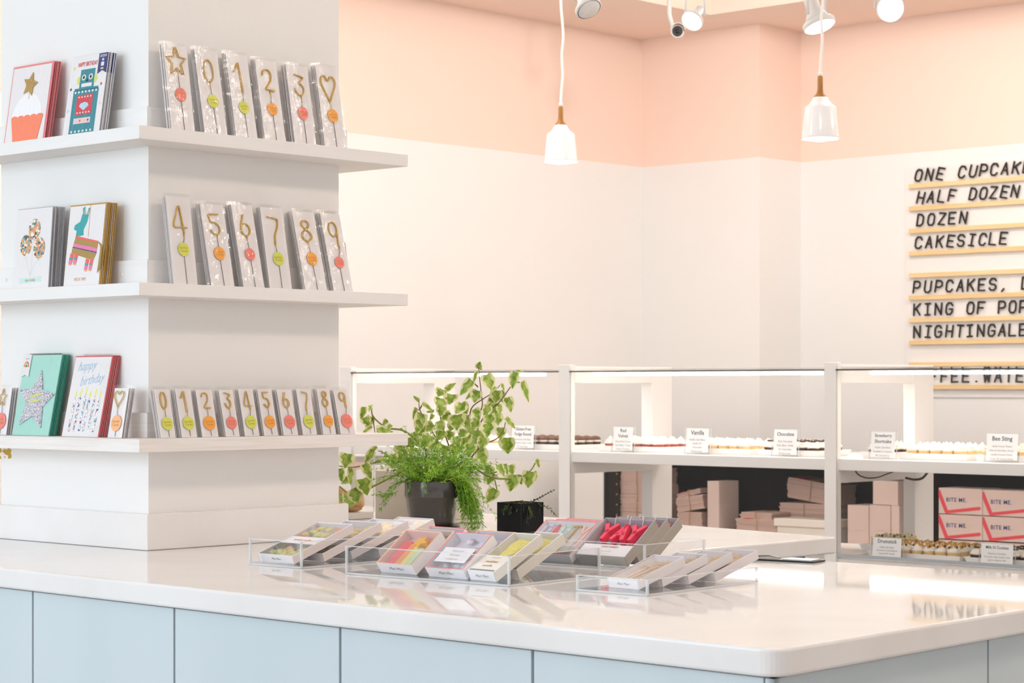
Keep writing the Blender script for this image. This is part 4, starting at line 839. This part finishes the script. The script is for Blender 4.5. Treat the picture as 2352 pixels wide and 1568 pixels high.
# ================================================================ cupcakes, trays and name cards in the display cases
TRAYW = mat('white_porcelain', 'F7F5F2', .25)
VAN = mat('vanilla_sponge', 'F2C98A', .7, bump=.2, bscale=300); CHO = mat('chocolate_sponge', '4A2D1E', .75, bump=.3, bscale=300); RVL = mat('red_velvet_sponge', 'B4473C', .75, bump=.2, bscale=300)
CRM = mat('cream_frosting', 'FBF1E2', .5); CRMC = mat('caramel_cream_frosting', 'F6E3C4', .5); BRF = mat('chocolate_frosting', '6B4632', .5); NUT = mat('chopped_nuts', 'D29A35', .6); CDR = mat('chocolate_drizzle', '46301F', .4); POP = mat('pale_popcorn', 'EBDDB0', .7); BISC = ramp_mat('baked_biscuit', 'noise', 40, [(.3, 'C98F4E'), (.7, 'E0B579')], .7)
def cupcake_proto(base, top, topping, label, grp):
    t = thing('cupcake', label, 'cupcake', None, grp); r = .031
    m = MB(); m.lathe([(r*.86, 0), (r*1.0, .016), (r*1.02, .019)], 20, wob=lambda a, z: .035*math.cos(a*10)); m.build('cake', base, t)
    if topping != 'fudge':
        m = MB(); m.lathe([(r*.98, .018), (r*1.08, .022), (r*1.0, .027), (r*.82, .029), (r*.85, .032), (r*.66, .036), (r*.45, .037), (r*.48, .039), (r*.22, .043), (r*.05, .048)], 18, wob=lambda a, z: .09*math.sin(3*a+z*700)); m.build('frosting', top, t)
    if topping == 'nuts':
        m = MB()
        for i in range(14):
            a = rnd.uniform(0, 6.28); q = rnd.uniform(0, r*.85); m.blob((q*math.cos(a), q*math.sin(a), .044-q*.33), .0062, i % 2 if i < 5 else 0, (1, 1, .8), .35)
        m.build('nut_topping', [NUT, CDR], t)
    if topping == 'cookie':
        m = MB(); m.lathe([(r*.5, .04), (r*.55, .043), (r*.5, .046)], 14); m.build('cookie_topping', CDR, t)
    if topping == 'fudge':
        m = MB(); m.lathe([(r*.95, .019), (r*.98, .024), (r*.95, .028)], 18); m.build('cream_layer', CRM, t)
        m = MB(); m.lathe([(r*1.02, .028), (r*1.05, .033), (r*.7, .041), (r*.1, .044)], 18, wob=lambda a, z: .06*math.sin(5*a)); m.build('chocolate_top', BRF, t)
    if topping == 'popcorn':
        m = MB()
        for i in range(12):
            a = rnd.uniform(0, 6.28); q = rnd.uniform(0, r*1.05); m.blob((q*math.cos(a), q*math.sin(a), .034+rnd.uniform(-.004, .012)), .0065, 1 if i % 6 == 5 else 0, (1, 1, .9), .35)
        m.build('popcorn_topping', [POP, CDR], t)
    for o in t.children:
        for v in o.data.vertices: v.co.z *= 1.42
    return t
def tray_of(u0, u1, z, x0, base, top, topping, what, rows=4, raise_=.0, depth=None):
    """white tray whose front edge spans two pixel columns, filled with cupcakes in rows"""
    ya = at_x(u0, 1040, x0).y; yb = at_x(u1, 1040, x0).y; W = ya-yb; pitch = .066
    n = max(2, int((W-.03)/pitch)); D = depth or rows*pitch+.03
    zt = z+.0008
    t = thing('serving_tray', f'white serving tray under the {what} cupcakes', 'tray', (x0, yb, zt), 'white serving trays in the display cases')
    m = MB(); m.slab([(.012, .012), (D-.012, .012), (D-.012, W-.012), (.012, W-.012)], 0, .016); 
    o = [(0, 0), (D, 0), (D, W), (0, W)]; i_ = [(.014, .014), (D-.014, .014), (D-.014, W-.014), (.014, W-.014)]
    for k in range(4):
        a, b = o[k], o[(k+1) % 4]; c, d = i_[(k+1) % 4], i_[k]
        m.add([(*a, .032), (*b, .032), (*c, .016), (*d, .016), (a[0]*.98+.001, a[1]*.98+.001, .028), (b[0]*.98+.001, b[1]*.98+.001, .028), (*c, .0), (*d, .0)], [(0, 1, 2, 3), (4, 5, 6, 7), (0, 1, 5, 4)])
    m.build('tray', TRAYW, t)
    proto = None
    for r_ in range(rows):
        for c_ in range(n):
            x = x0+.015+pitch*(r_+.5); y = ya-(W-n*pitch)/2-pitch*(c_+.5)
            M = Matrix.Translation((x+rnd.uniform(-.002, .002), y+rnd.uniform(-.002, .002), zt+.0164)) @ Matrix.Rotation(rnd.uniform(0, 6.28), 4, 'Z')
            lab = f'{what} cupcake, {ORD[c_]} from the left in the {["front", "second", "third", "fourth"][r_]} row of its tray'
            grp = f'{what} cupcakes on a white tray'
            if proto is None: proto = cupcake_proto(base, top, topping, lab, grp); proto.matrix_world = M
            else: copy_tree(proto, M, lab)
ZH = 1.088; ZD = .605; xt = XCF+.14
tray_of(1020, 1150, ZH, xt, VAN, CRM, '', 'pale vanilla', 3)
tray_of(1165, 1316, ZH, xt, CHO, BRF, 'fudge', 'chocolate fudge round', 4)
tray_of(1368, 1520, ZH, xt, RVL, CRM, '', 'red velvet', 4)
tray_of(1560, 1722, ZH, xt, VAN, CRM, '', 'vanilla', 4)
tray_of(1734, 1880, ZH, xt, CHO, CRM, 'cookie', 'chocolate', 4)
tray_of(1974, 2046, ZH, xt+.03, CHO, CRM, '', 'cream-topped chocolate', 4)
tray_of(2058, 2222, ZH, xt, VAN, CRM, '', 'strawberry shortcake', 4)
tray_of(2236, 2400, ZH, xt, VAN, CRMC, '', 'honey-coloured', 4)
def ztray(u0, u1, base, top, tp, what, rows=4, x=None): 
    tray_of(u0, u1, ZD, x or xt, base, top, tp, what, rows)
zr = ZD
ztray(1990, 2205, VAN, CRM, 'nuts', 'nut-sprinkled drumstick', 4)
ztray(2212, 2400, CHO, CRM, 'cookie', 'milk and cookies', 4)
tray_of(1972, 2085, zr, xt+.36, VAN, POP, 'popcorn', 'popcorn-topped', 3)
SIGNP = mat('sign_paper', 'F6F4F2', .6)
def sign(u0, u1, v0, v1, x, z, title, small, label):
    a = at_x(u0, v1, x); b = at_x(u1, v0, x); W = a.y-b.y; Ht = b.z-z
    t = thing('name_card', label, 'sign', Matrix.Translation((x, a.y, z+.0006)) @ Matrix.Rotation(-math.pi/2, 4, 'Z') @ Matrix.Rotation(-.08, 4, 'X'), 'printed name cards in clear stands in the display cases')
    m = MB(); m.box(-.012, W+.012, 0, .003, 0, Ht+.004); m.box(-.012, W+.012, .0, .05, 0, .003); m.build('clear_stand', ACRYL, t)
    m = MB()
    for q in (-.012, W+.0105): m.box(q, q+.0015, -.0004, .0034, 0, Ht+.004)
    m.build('stand_edge', ACEDGE, t)
    m = MB(); m.box(0, W, -.0022, -.001, .012, Ht); pp_ = m.build('paper', SIGNP, t)
    m = MB(); n = len(title); big = Ht*(.24 if n == 1 else .2)
    for i, s in enumerate(title):
        wmax = W*.92; sz = min(big, wmax/(len(s)*.58)); m.text(s, sz, W/2, Ht*(.83 if n == 1 else .86)-i*big*1.05, -.0024, 0, bold=.012)
    zc = Ht*(.83 if n == 1 else .86)-n*big*1.02; sm = min(Ht*.11, W/(max(len(q) for q in small)*.56))
    for i, s in enumerate(small):
        zz_ = zc-i*Ht*.145-Ht*.02
        if zz_ > .016: m.text(s, sm, W/2, zz_, -.0024, 1)
    m.build('printed_words', [INK, PEN], pp_)
xs = XCF+.085
sign(1175, 1225, 978, 1030, xs, ZH, ['Gluten-Free', 'Fudge Round'], ['Chocolate Cake Base,', 'Chocolate Fudge Cream', 'Fill, Chocolate'], 'white card reading Gluten-Free Fudge Round beside the trailing plant')
sign(1408, 1452, 981, 1038, xs, ZH, ['Red', 'Velvet'], ['Deep Red Cocoa', 'Cake Base, Cream', 'Cheese Frosting'], 'white card reading Red Velvet in a clear stand')
sign(1575, 1626, 984, 1042, xs, ZH, ['Vanilla'], ['Vanilla Cake Base,', 'Vanilla Or', 'Chocolate', 'Buttercream'], 'white card reading Vanilla in a clear stand')
sign(1776, 1829, 987, 1045, xs, ZH, ['Chocolate'], ['Rich Chocolate', 'Cake Base, Vanilla', 'Or Chocolate', 'Buttercream'], 'white card reading Chocolate in a clear stand')
sign(2000, 2054, 992, 1051, xs, ZH, ['Strawberry', 'Shortcake'], ['Vanilla Cake Base,', 'Strawberry Compote', 'Fill, Strawberry', 'Whipped Cream Icing'], 'white card reading Strawberry Shortcake in a clear stand')
sign(2265, 2336, 997, 1058, xs, ZH, ['Bee Sting'], ['Vanilla Cream Cheese', 'Almond Cake Base, Honey-', 'Vanilla-Amaretto Pastry', 'Cream Fill, Honey-Infused', 'Whipped Cream, Honey'], 'white card reading Bee Sting in a clear stand')
sign(2004, 2069, 1237, 1297, xs, ZD, ['Drumstick'], ['Vanilla Cake Base,', 'Chocolate Candy Bottom', 'Caramel Fill, Vanilla', 'Buttercream, Peanuts Dip'], 'white card reading Drumstick on the lower deck')
sign(2253, 2326, 1251, 1313, xs, ZD, ['Milk N Cookies'], ['Chocolate Cake Base,', 'Chocolate Chip Cookie Crust', 'Lightly Soaked In Milk', 'Cookies & Cream Buttercream'], 'white card reading Milk N Cookies on the lower deck')

# ================================================================ pots and plants on the far arm of the worktop
ZW = 1.0006
POTD = mat('charcoal_glazed_pot', '4B4643', .16, coat=.3); POTB = mat('black_glazed_pot', '060609', .35, spec=.2); POTC = mat('beige_ceramic_pot', 'D9CFC2', .5); SOIL = mat('dark_soil', '2E2118', .9, bump=.8, bscale=120); SAUC = mat('black_saucer', '121110', .3)
LEAFG = ramp_mat('variegated_leaf_green', 'noise', 55, [(.32, '668C26'), (.48, '92AE3C'), (.66, 'B3C765')], .4, stretch=(1, 1, 1)); LEAFC = mat('variegated_leaf_cream', 'E9E8AE', .4); VINE = mat('vine_stem', '8A9440', .5); VINEB = mat('brown_stem', '7A5A34', .6)
for mm in (LEAFG, LEAFC):
    b = mm.node_tree.nodes['Principled BSDF']; b.inputs['Subsurface Weight'].default_value = 0
CP = lambda x, y: (760+x/3.409, 800+y/3.409)
# --- beige planter with the trailing variegated plant
pc = Vector((4.953, 4.953, ZW)); hs = .12
tp = thing('trailing_plant', 'trailing variegated heart-leaf plant in a square beige planter behind the grey pot', 'plant', Matrix.Translation(pc))
m = MB(); k = .01
m.box(-hs, hs, -hs, hs, 0, .012)
for b in ((-hs, -hs+k, -hs, hs), (hs-k, hs, -hs, hs), (-hs+k, hs-k, -hs, -hs+k), (-hs+k, hs-k, hs-k, hs)): m.box(*b, .012, .168)
m.build('planter', POTC, tp, bevel=.003)
m = MB(); m.box(-hs+k, hs-k, -hs+k, hs-k, .012, .145); m.build('soil', SOIL, tp)
def leaf(m, b, t, w, nrm, fold=.25, droop=.12):
    """heart-shaped blade: green middle (0) and cream margin (1)"""
    ax = t-b; L_ = ax.length; ax = ax.normalized(); n = (nrm-ax*nrm.dot(ax)).normalized(); sd = ax.cross(n)
    N = 11; vs = []; fs = []; mi = []; ph = rnd.uniform(0, 6)
    for i in range(N):
        s = i/(N-1); q = (1-s)**.95*(s+.03)**.42*1.85 if i < N-1 else 0; q = min(q, 1.02)
        hw = w*.5*q; back = -.13*L_*max(0, 1-abs(i-1)/1.6)
        e0 = .62+.16*math.sin(ph+i*1.3); e1 = .62+.16*math.sin(ph+2+i*1.7)
        for c in (-1, -.88, -min(e0, .86), -.3, 0, .3, min(e1, .86), .88, 1):
            off = abs(c)**1.4*hw*fold*.7+.05*hw*math.sin(ph+i*.6+c*2); vs.append(b+ax*(s*L_+back*abs(c)**.7)+sd*(c*hw)+n*(off-droop*L_*(s-.4)**2))
    for i in range(N-1):
        for j in range(8):
            fs.append((i*9+j, i*9+j+1, (i+1)*9+j+1, (i+1)*9+j)); mi.append(1 if j in (0, 1, 6, 7) else 0)
    bse = len(m.v); m.v += vs
    for f, q in zip(fs, mi): m.f.append([bse+z for z in f]); m.m.append(q); m.s.append(True)
LV_ = [(1158,160,1168,102,48),(1142,180,1115,270,25),(1100,250,1008,370,60),(1215,205,1265,335,75),(1440,190,1418,318,62),(1450,175,1510,182,20),(1500,262,1553,425,45),(900,325,980,268,40),(870,320,838,378,70),(950,360,925,440,90),(860,390,850,480,85),(870,460,855,535,60),(690,410,642,370,26),(718,428,805,495,30),(805,490,742,497,22),(668,466,640,560,28),(712,512,668,668,75),(800,515,775,560,28),(940,515,860,560,60),(845,570,885,650,55),(1035,440,975,510,75),(1020,435,1070,515,70),(990,520,985,640,110),(1130,330,1052,400,34),(1150,330,1120,425,75),(1290,300,1262,335,30),(1335,275,1358,330,24),(1300,330,1290,430,75),(1330,330,1345,425,50),(1280,390,1218,440,50),(1380,385,1412,500,65),(1280,430,1262,575,95),(1125,475,1165,565,60),(1320,455,1325,510,40),(1240,520,1245,615,75),(1300,510,1310,605,70),(1370,545,1447,630,42),(1235,590,1225,695,85),(1330,620,1325,718,65),(1085,560,1080,650,95),(1130,640,1110,815,140),(1060,665,1008,808,85),(1380,700,1385,828,100),(1160,790,1215,920,85),(1100,750,1075,850,80),(800,590,740,650,65),(740,600,700,670,50),(780,680,700,780,85),(720,690,660,765,60),(980,690,1000,780,65),(940,650,920,720,55),(650,780,620,845,70),(560,760,560,865,100),(600,705,640,790,75),(640,660,690,720,65),(360,640,490,650,65),(258,460,235,570,42),(310,445,298,495,28),(320,540,270,620,50),(265,540,300,610,60),(320,610,235,672,32),(440,560,405,600,32),(470,595,440,635,32),(360,770,275,835,45),(330,800,262,905,50),(265,905,318,1025,60),(430,845,480,925,85),(480,830,500,905,65),(455,880,395,890,68),(130,825,110,940,90),(70,940,85,1045,50),(155,940,155,1075,42),(160,1010,80,1060,50),(250,1020,285,1150,95),(180,1095,215,1215,110),(130,1140,165,1245,100),(70,1140,85,1205,42),(1250,920,1200,1040,60),(1265,980,1225,1065,65),(1310,910,1360,1005,60),(1360,905,1385,990,35),(1400,915,1425,990,60),(1440,990,1400,1120,95),(1480,990,1490,1070,45),(1560,965,1540,1095,85),(1590,965,1605,1040,45),(1610,870,1635,935,42),(1285,1100,1220,1210,70),
  (1050,640,1000,700,70),(1180,640,1200,720,60),(880,640,830,720,70),(1000,760,960,840,80),(900,760,880,840,80),(1150,560,1100,640,70),(820,720,780,800,70),(1200,700,1170,790,70),(520,820,540,900,70),(680,560,720,640,45),(1070,520,1040,600,60),(960,580,930,650,60),(1230,450,1200,540,60)]
sx = 6.86/(FPX*3.409)
Ms = tp.matrix_world.inverted()
m = MB()
for i, (bx, by, tx, ty, w_) in enumerate(LV_):
    front = (1000 < bx < 1400 and by > 560)
    w0 = 6.88+rnd.uniform(-.1, .1)-(.05 if front else 0)
    if bx < 560: w0 = 6.80+rnd.uniform(-.05, .06)
    if bx > 1240 and by > 860: w0 = 6.75+rnd.uniform(-.03, .04)
    b = at_w(*CP(bx, by), w0); t_ = at_w(*CP(tx, ty), w0+rnd.uniform(-.03, .02))
    n = (-FW*rnd.uniform(.7, 1)+UP*rnd.uniform(.1, .7)+RT*rnd.uniform(-.4, .4)).normalized()
    leaf(m, Ms @ b, Ms @ t_, w_*sx*1.75, n)
m.build('foliage', [LEAFG, LEAFC], tp)
STM = [([(1100,800),(1090,600),(1180,470),(1175,330),(1160,200),(1158,150)],6.9,1),([(1100,760),(1200,530),(1320,420),(1400,310),(1440,270),(1445,195)],6.88,1),([(1440,270),(1470,265),(1505,266)],6.88,1),([(1085,620),(1100,470),(1200,390),(1270,345),(1330,280)],6.92,1),([(880,800),(770,610),(700,490),(690,410)],6.9,1),([(720,430),(690,480),(660,468)],6.9,1),([(930,780),(860,560),(875,440),(900,330)],6.92,1),([(750,800),(650,700),(560,640),(460,625),(390,590),(325,520),(322,440)],6.82,0),([(640,860),(560,900),(440,830),(370,800)],6.82,1),([(700,850),(480,880),(380,885),(280,910),(170,930),(65,920)],6.82,0),([(640,900),(560,960),(340,1075),(260,1120),(140,1130),(70,1080)],6.8,0),([(1050,860),(1150,950),(1260,1010),(1380,1020),(1480,1010),(1560,960),(1610,880)],6.74,0),([(1270,975),(1330,955)],6.75,1),([(1100,850),(1180,760),(1210,745),(1300,705),(1350,640),(1370,560)],6.85,1),([(1180,470),(1215,465),(1250,430)],6.88,1),([(325,520),(345,660)],6.82,1),([(1150,300),(1110,260)],6.88,1),([(1180,240),(1210,205)],6.88,1),([(1240,920),(1270,980),(1300,1100)],6.74,0)]
for pts, w0, br in STM:
    P = [Ms @ at_w(*CP(x, y), w0+.02*math.sin(i*2)) for i, (x, y) in enumerate(pts)]
    m = MB(); m.tube(cr(P, 5), .0026 if br else .0038, 6, r2=.0012 if br else .002); m.build('vine', VINEB if br else VINE, tp)

# --- charcoal pot with the bright green fine-leaved plant
pc = Vector((4.695, 4.675, ZW)); 
tf = thing('potted_fern', 'bushy bright green fine-leaved plant in a round charcoal pot', 'plant', Matrix.Translation(pc))
R0 = .0835
m = MB(); m.lathe([(R0*.80, .012), (R0*.83, .02), (R0*.965, .098), (R0, .1), (R0*1.01, .104), (R0*1.03, .148), (R0*1.02, .153), (R0*.96, .153), (R0*.94, .14), (R0*.7, .03)], 48); m.build('pot', POTD, tf)
m = MB(); m.lathe([(R0*.85, 0), (R0*1.0, .003), (R0*1.06, .014), (R0*1.0, .014), (R0*.9, .006)], 40); m.build('saucer', SAUC, tf)
m = MB(); m.lathe([(R0*.2, .128), (R0*.92, .135)], 24); m.build('soil', SOIL, tf)
GRN = [mat('bright_green_frond', '8FC02A', .45), mat('mid_green_frond', '6FA62A', .45), mat('lime_frond', 'B4D24A', .45)]
def frond(m, p, d, L_, droop, mi, curl=.0, seg=9, leaves=True, r=.0011):
    P = [p.copy()]; v = d.normalized(); st = L_/seg
    for i in range(seg):
        v = (v+Vector((rnd.uniform(-curl, curl), rnd.uniform(-curl, curl), -droop/seg+rnd.uniform(-curl, curl)*.6))).normalized(); P.append(P[-1]+v*st)
    m.tube(P, r, 4, mi, r2=r*.5)
    if leaves:
        for i in range(1, seg+1):
            for sg in range(3):
                a = rnd.uniform(0, 6.28); t_ = (P[i]-P[i-1]).normalized(); o = t_.orthogonal().normalized(); o = (o*math.cos(a)+t_.cross(o)*math.sin(a))
                e = P[i]+(o*.7+t_*.6+Vector((0, 0, -.15)))*rnd.uniform(.010, .02); mid = (P[i]+e)*.5+o.cross(t_)*.0017+Vector((0, 0, .002)); mid2 = (P[i]+e)*.5-o.cross(t_)*.0017+Vector((0, 0, .002))
                m.add([P[i], mid, e, mid2], [(0, 1, 2, 3)], mi if rnd.random() < .7 else (mi+1) % 3, True)
crown = MB()
for i in range(230):
    a = rnd.uniform(0, 6.28); q = R0*math.sqrt(rnd.random())*.85; p = Vector((q*math.cos(a), q*math.sin(a), .14))
    out = Vector((math.cos(a), math.sin(a), 0)); d = out*rnd.uniform(.1, .8)+RT*rnd.uniform(-.2, .5)+Vector((0, 0, rnd.uniform(.6, 1.3)))
    frond(crown, p, d, rnd.uniform(.09, .19)*(1.15-.35*q/R0), rnd.uniform(.2, 1.5), rnd.randrange(3), .24)
crown.build('crown', GRN, tf)
tr = MB()   # the long tresses hanging over the right of the pot
for i in range(70):
    s = RT*rnd.uniform(.055, .085)-FW*rnd.uniform(.0, .07)+Vector((0, 0, .15)); 
    if s.xy.length < R0*1.0: s.xy = s.xy.normalized()*R0*.98
    d = RT*rnd.uniform(.4, 1.6)-FW*rnd.uniform(-.1, .3)+Vector((0, 0, rnd.uniform(-.1, .6)))
    zt = rnd.uniform(.06, .19)
    frond(tr, s, d, zt, rnd.uniform(3.0, 6.5), rnd.randrange(3), .28, 11)
for v in tr.v: v.z = max(v.z, .0025+abs(v.z)*.02)
tr.build('hanging_tresses', GRN, tf)
sp = MB()   # the loose sprig on the left
for dx, dz, L_ in ((-.0, .15, .13), (-.01, .147, .11), (.004, .152, .10)):
    s = RT*(-.075)-FW*.03+Vector((dx, 0, dz)); frond(sp, s, -RT*.9+Vector((0, 0, .25)), L_, 2.6, 1, .16, 10)
    frond(sp, s-RT*.03+Vector((0, 0, -.03)), -RT*.8+Vector((0, 0, -.7)), L_*.6, -1.2, 0, .2, 8)
sp.build('loose_sprig', GRN, tf)

# --- black cube pot with a dark sprig
pc = Vector((4.738, 4.346, ZW)); hs = .0495
tb = thing('cube_planter', 'small glossy black cube pot with a low dark succulent', 'plant', Matrix.Translation(pc))
m = MB(); k = .005; m.box(-hs, hs, -hs, hs, 0, .006)
for b in ((-hs, -hs+k, -hs, hs), (hs-k, hs, -hs, hs), (-hs+k, hs-k, -hs, -hs+k), (-hs+k, hs-k, hs-k, hs)): m.box(*b, .006, .096)
m.build('pot', POTB, tb, bevel=.0015)
m = MB(); m.box(-hs+k, hs-k, -hs+k, hs-k, .006, .088); m.build('soil', SOIL, tb)
DG = [mat('dark_green_sprig', '1F3310', .4), mat('deep_green_sprig', '2E4A18', .4), mat('olive_sprig', '56651F', .4)]
m = MB()
for i in range(26):
    a = rnd.uniform(0, 6.28); q = hs*.7*rnd.random(); frond(m, Vector((q*math.cos(a), q*math.sin(a), .087)), Vector((math.cos(a), math.sin(a), rnd.uniform(.4, 1.0))), rnd.uniform(.03, .07), 2.4, rnd.randrange(3), .15, 7, r=.0018)
frond(m, Vector((.01, -.02, .09)), RT*1.0+UP*.5, .085, .2, 0, .08, 9, r=.0018); frond(m, Vector((.01, -.03, .09)), RT*1.0+UP*.15, .085, 1.0, 2, .08, 9, r=.001)
for v in m.v: v.z = max(v.z, .012) if max(abs(v.x), abs(v.y)) > hs else max(v.z, .0875)
m.build('foliage', DG, tb)

# --- clear bin of biscuits
pc = Vector((4.884, 5.32, ZW)); hs = .092
t = thing('biscuit_bin', 'clear acrylic bin on a white foot behind the trailing plant', 'bin', Matrix.Translation(pc))
m = MB(); m.box(-hs, hs, -hs, hs, 0, .022); m.build('foot', WHITE, t, bevel=.002)
m = MB()
for b in ((-hs, -hs+.003, -hs, hs), (hs-.003, hs, -hs, hs), (-hs+.003, hs-.003, -hs, -hs+.003), (-hs+.003, hs-.003, hs-.003, hs)): m.box(*b, .022, .205)
m.build('walls', ACRYL, t)
m = MB()
for sx_ in (-1, 1):
    for sy_ in (-1, 1): m.box(sx_*hs-.002, sx_*hs+.002, sy_*hs-.002, sy_*hs+.002, .022, .206)
m.build('edges', ACEDGE, t)
m = MB(); m.box(-hs-.002, hs+.002, -hs-.002, hs+.002, .206, .212); m.build('lid', WHITE, t, bevel=.002)
m = MB(); m.box(-.02, .05, -hs-.0032, -hs-.002, .165, .19); m.build('paper_tag', PINKP, t)
bl = ['flat biscuit at the bottom left', 'flat biscuit at the bottom right', 'rear biscuit on the second layer', 'oval biscuit leaning against the right wall', 'upper oval biscuit tipped to the left', 'top biscuit nearest the vine leaves']
for i, (x, y, z, rx, rz) in enumerate(((-.04, -.03, .036, 0, .2), (.042, -.035, .036, 0, .5), (.03, .045, .036, 0, .1), (.05, -.05, .066, .9, .1), (-.03, -.045, .060, .35, .8), (.0, -.02, .09, .5, .3))):
    tt = thing('biscuit', f'{bl[i]} of the clear bin', 'biscuit', Matrix.Translation(pc+Vector((x, y, z))) @ Matrix.Rotation(rz, 4, 'Z') @ Matrix.Rotation(rx, 4, 'X'), 'golden oval biscuits in the clear bin')
    m = MB(); m.lathe([(.0, -.012), (.022, -.012), (.034, -.006), (.036, .002), (.028, .01), (.01, .013), (0, .013)], 22, wob=lambda a, z: .06*math.sin(3*a+z*90)); m.build('baked_dough', BISC, tt)
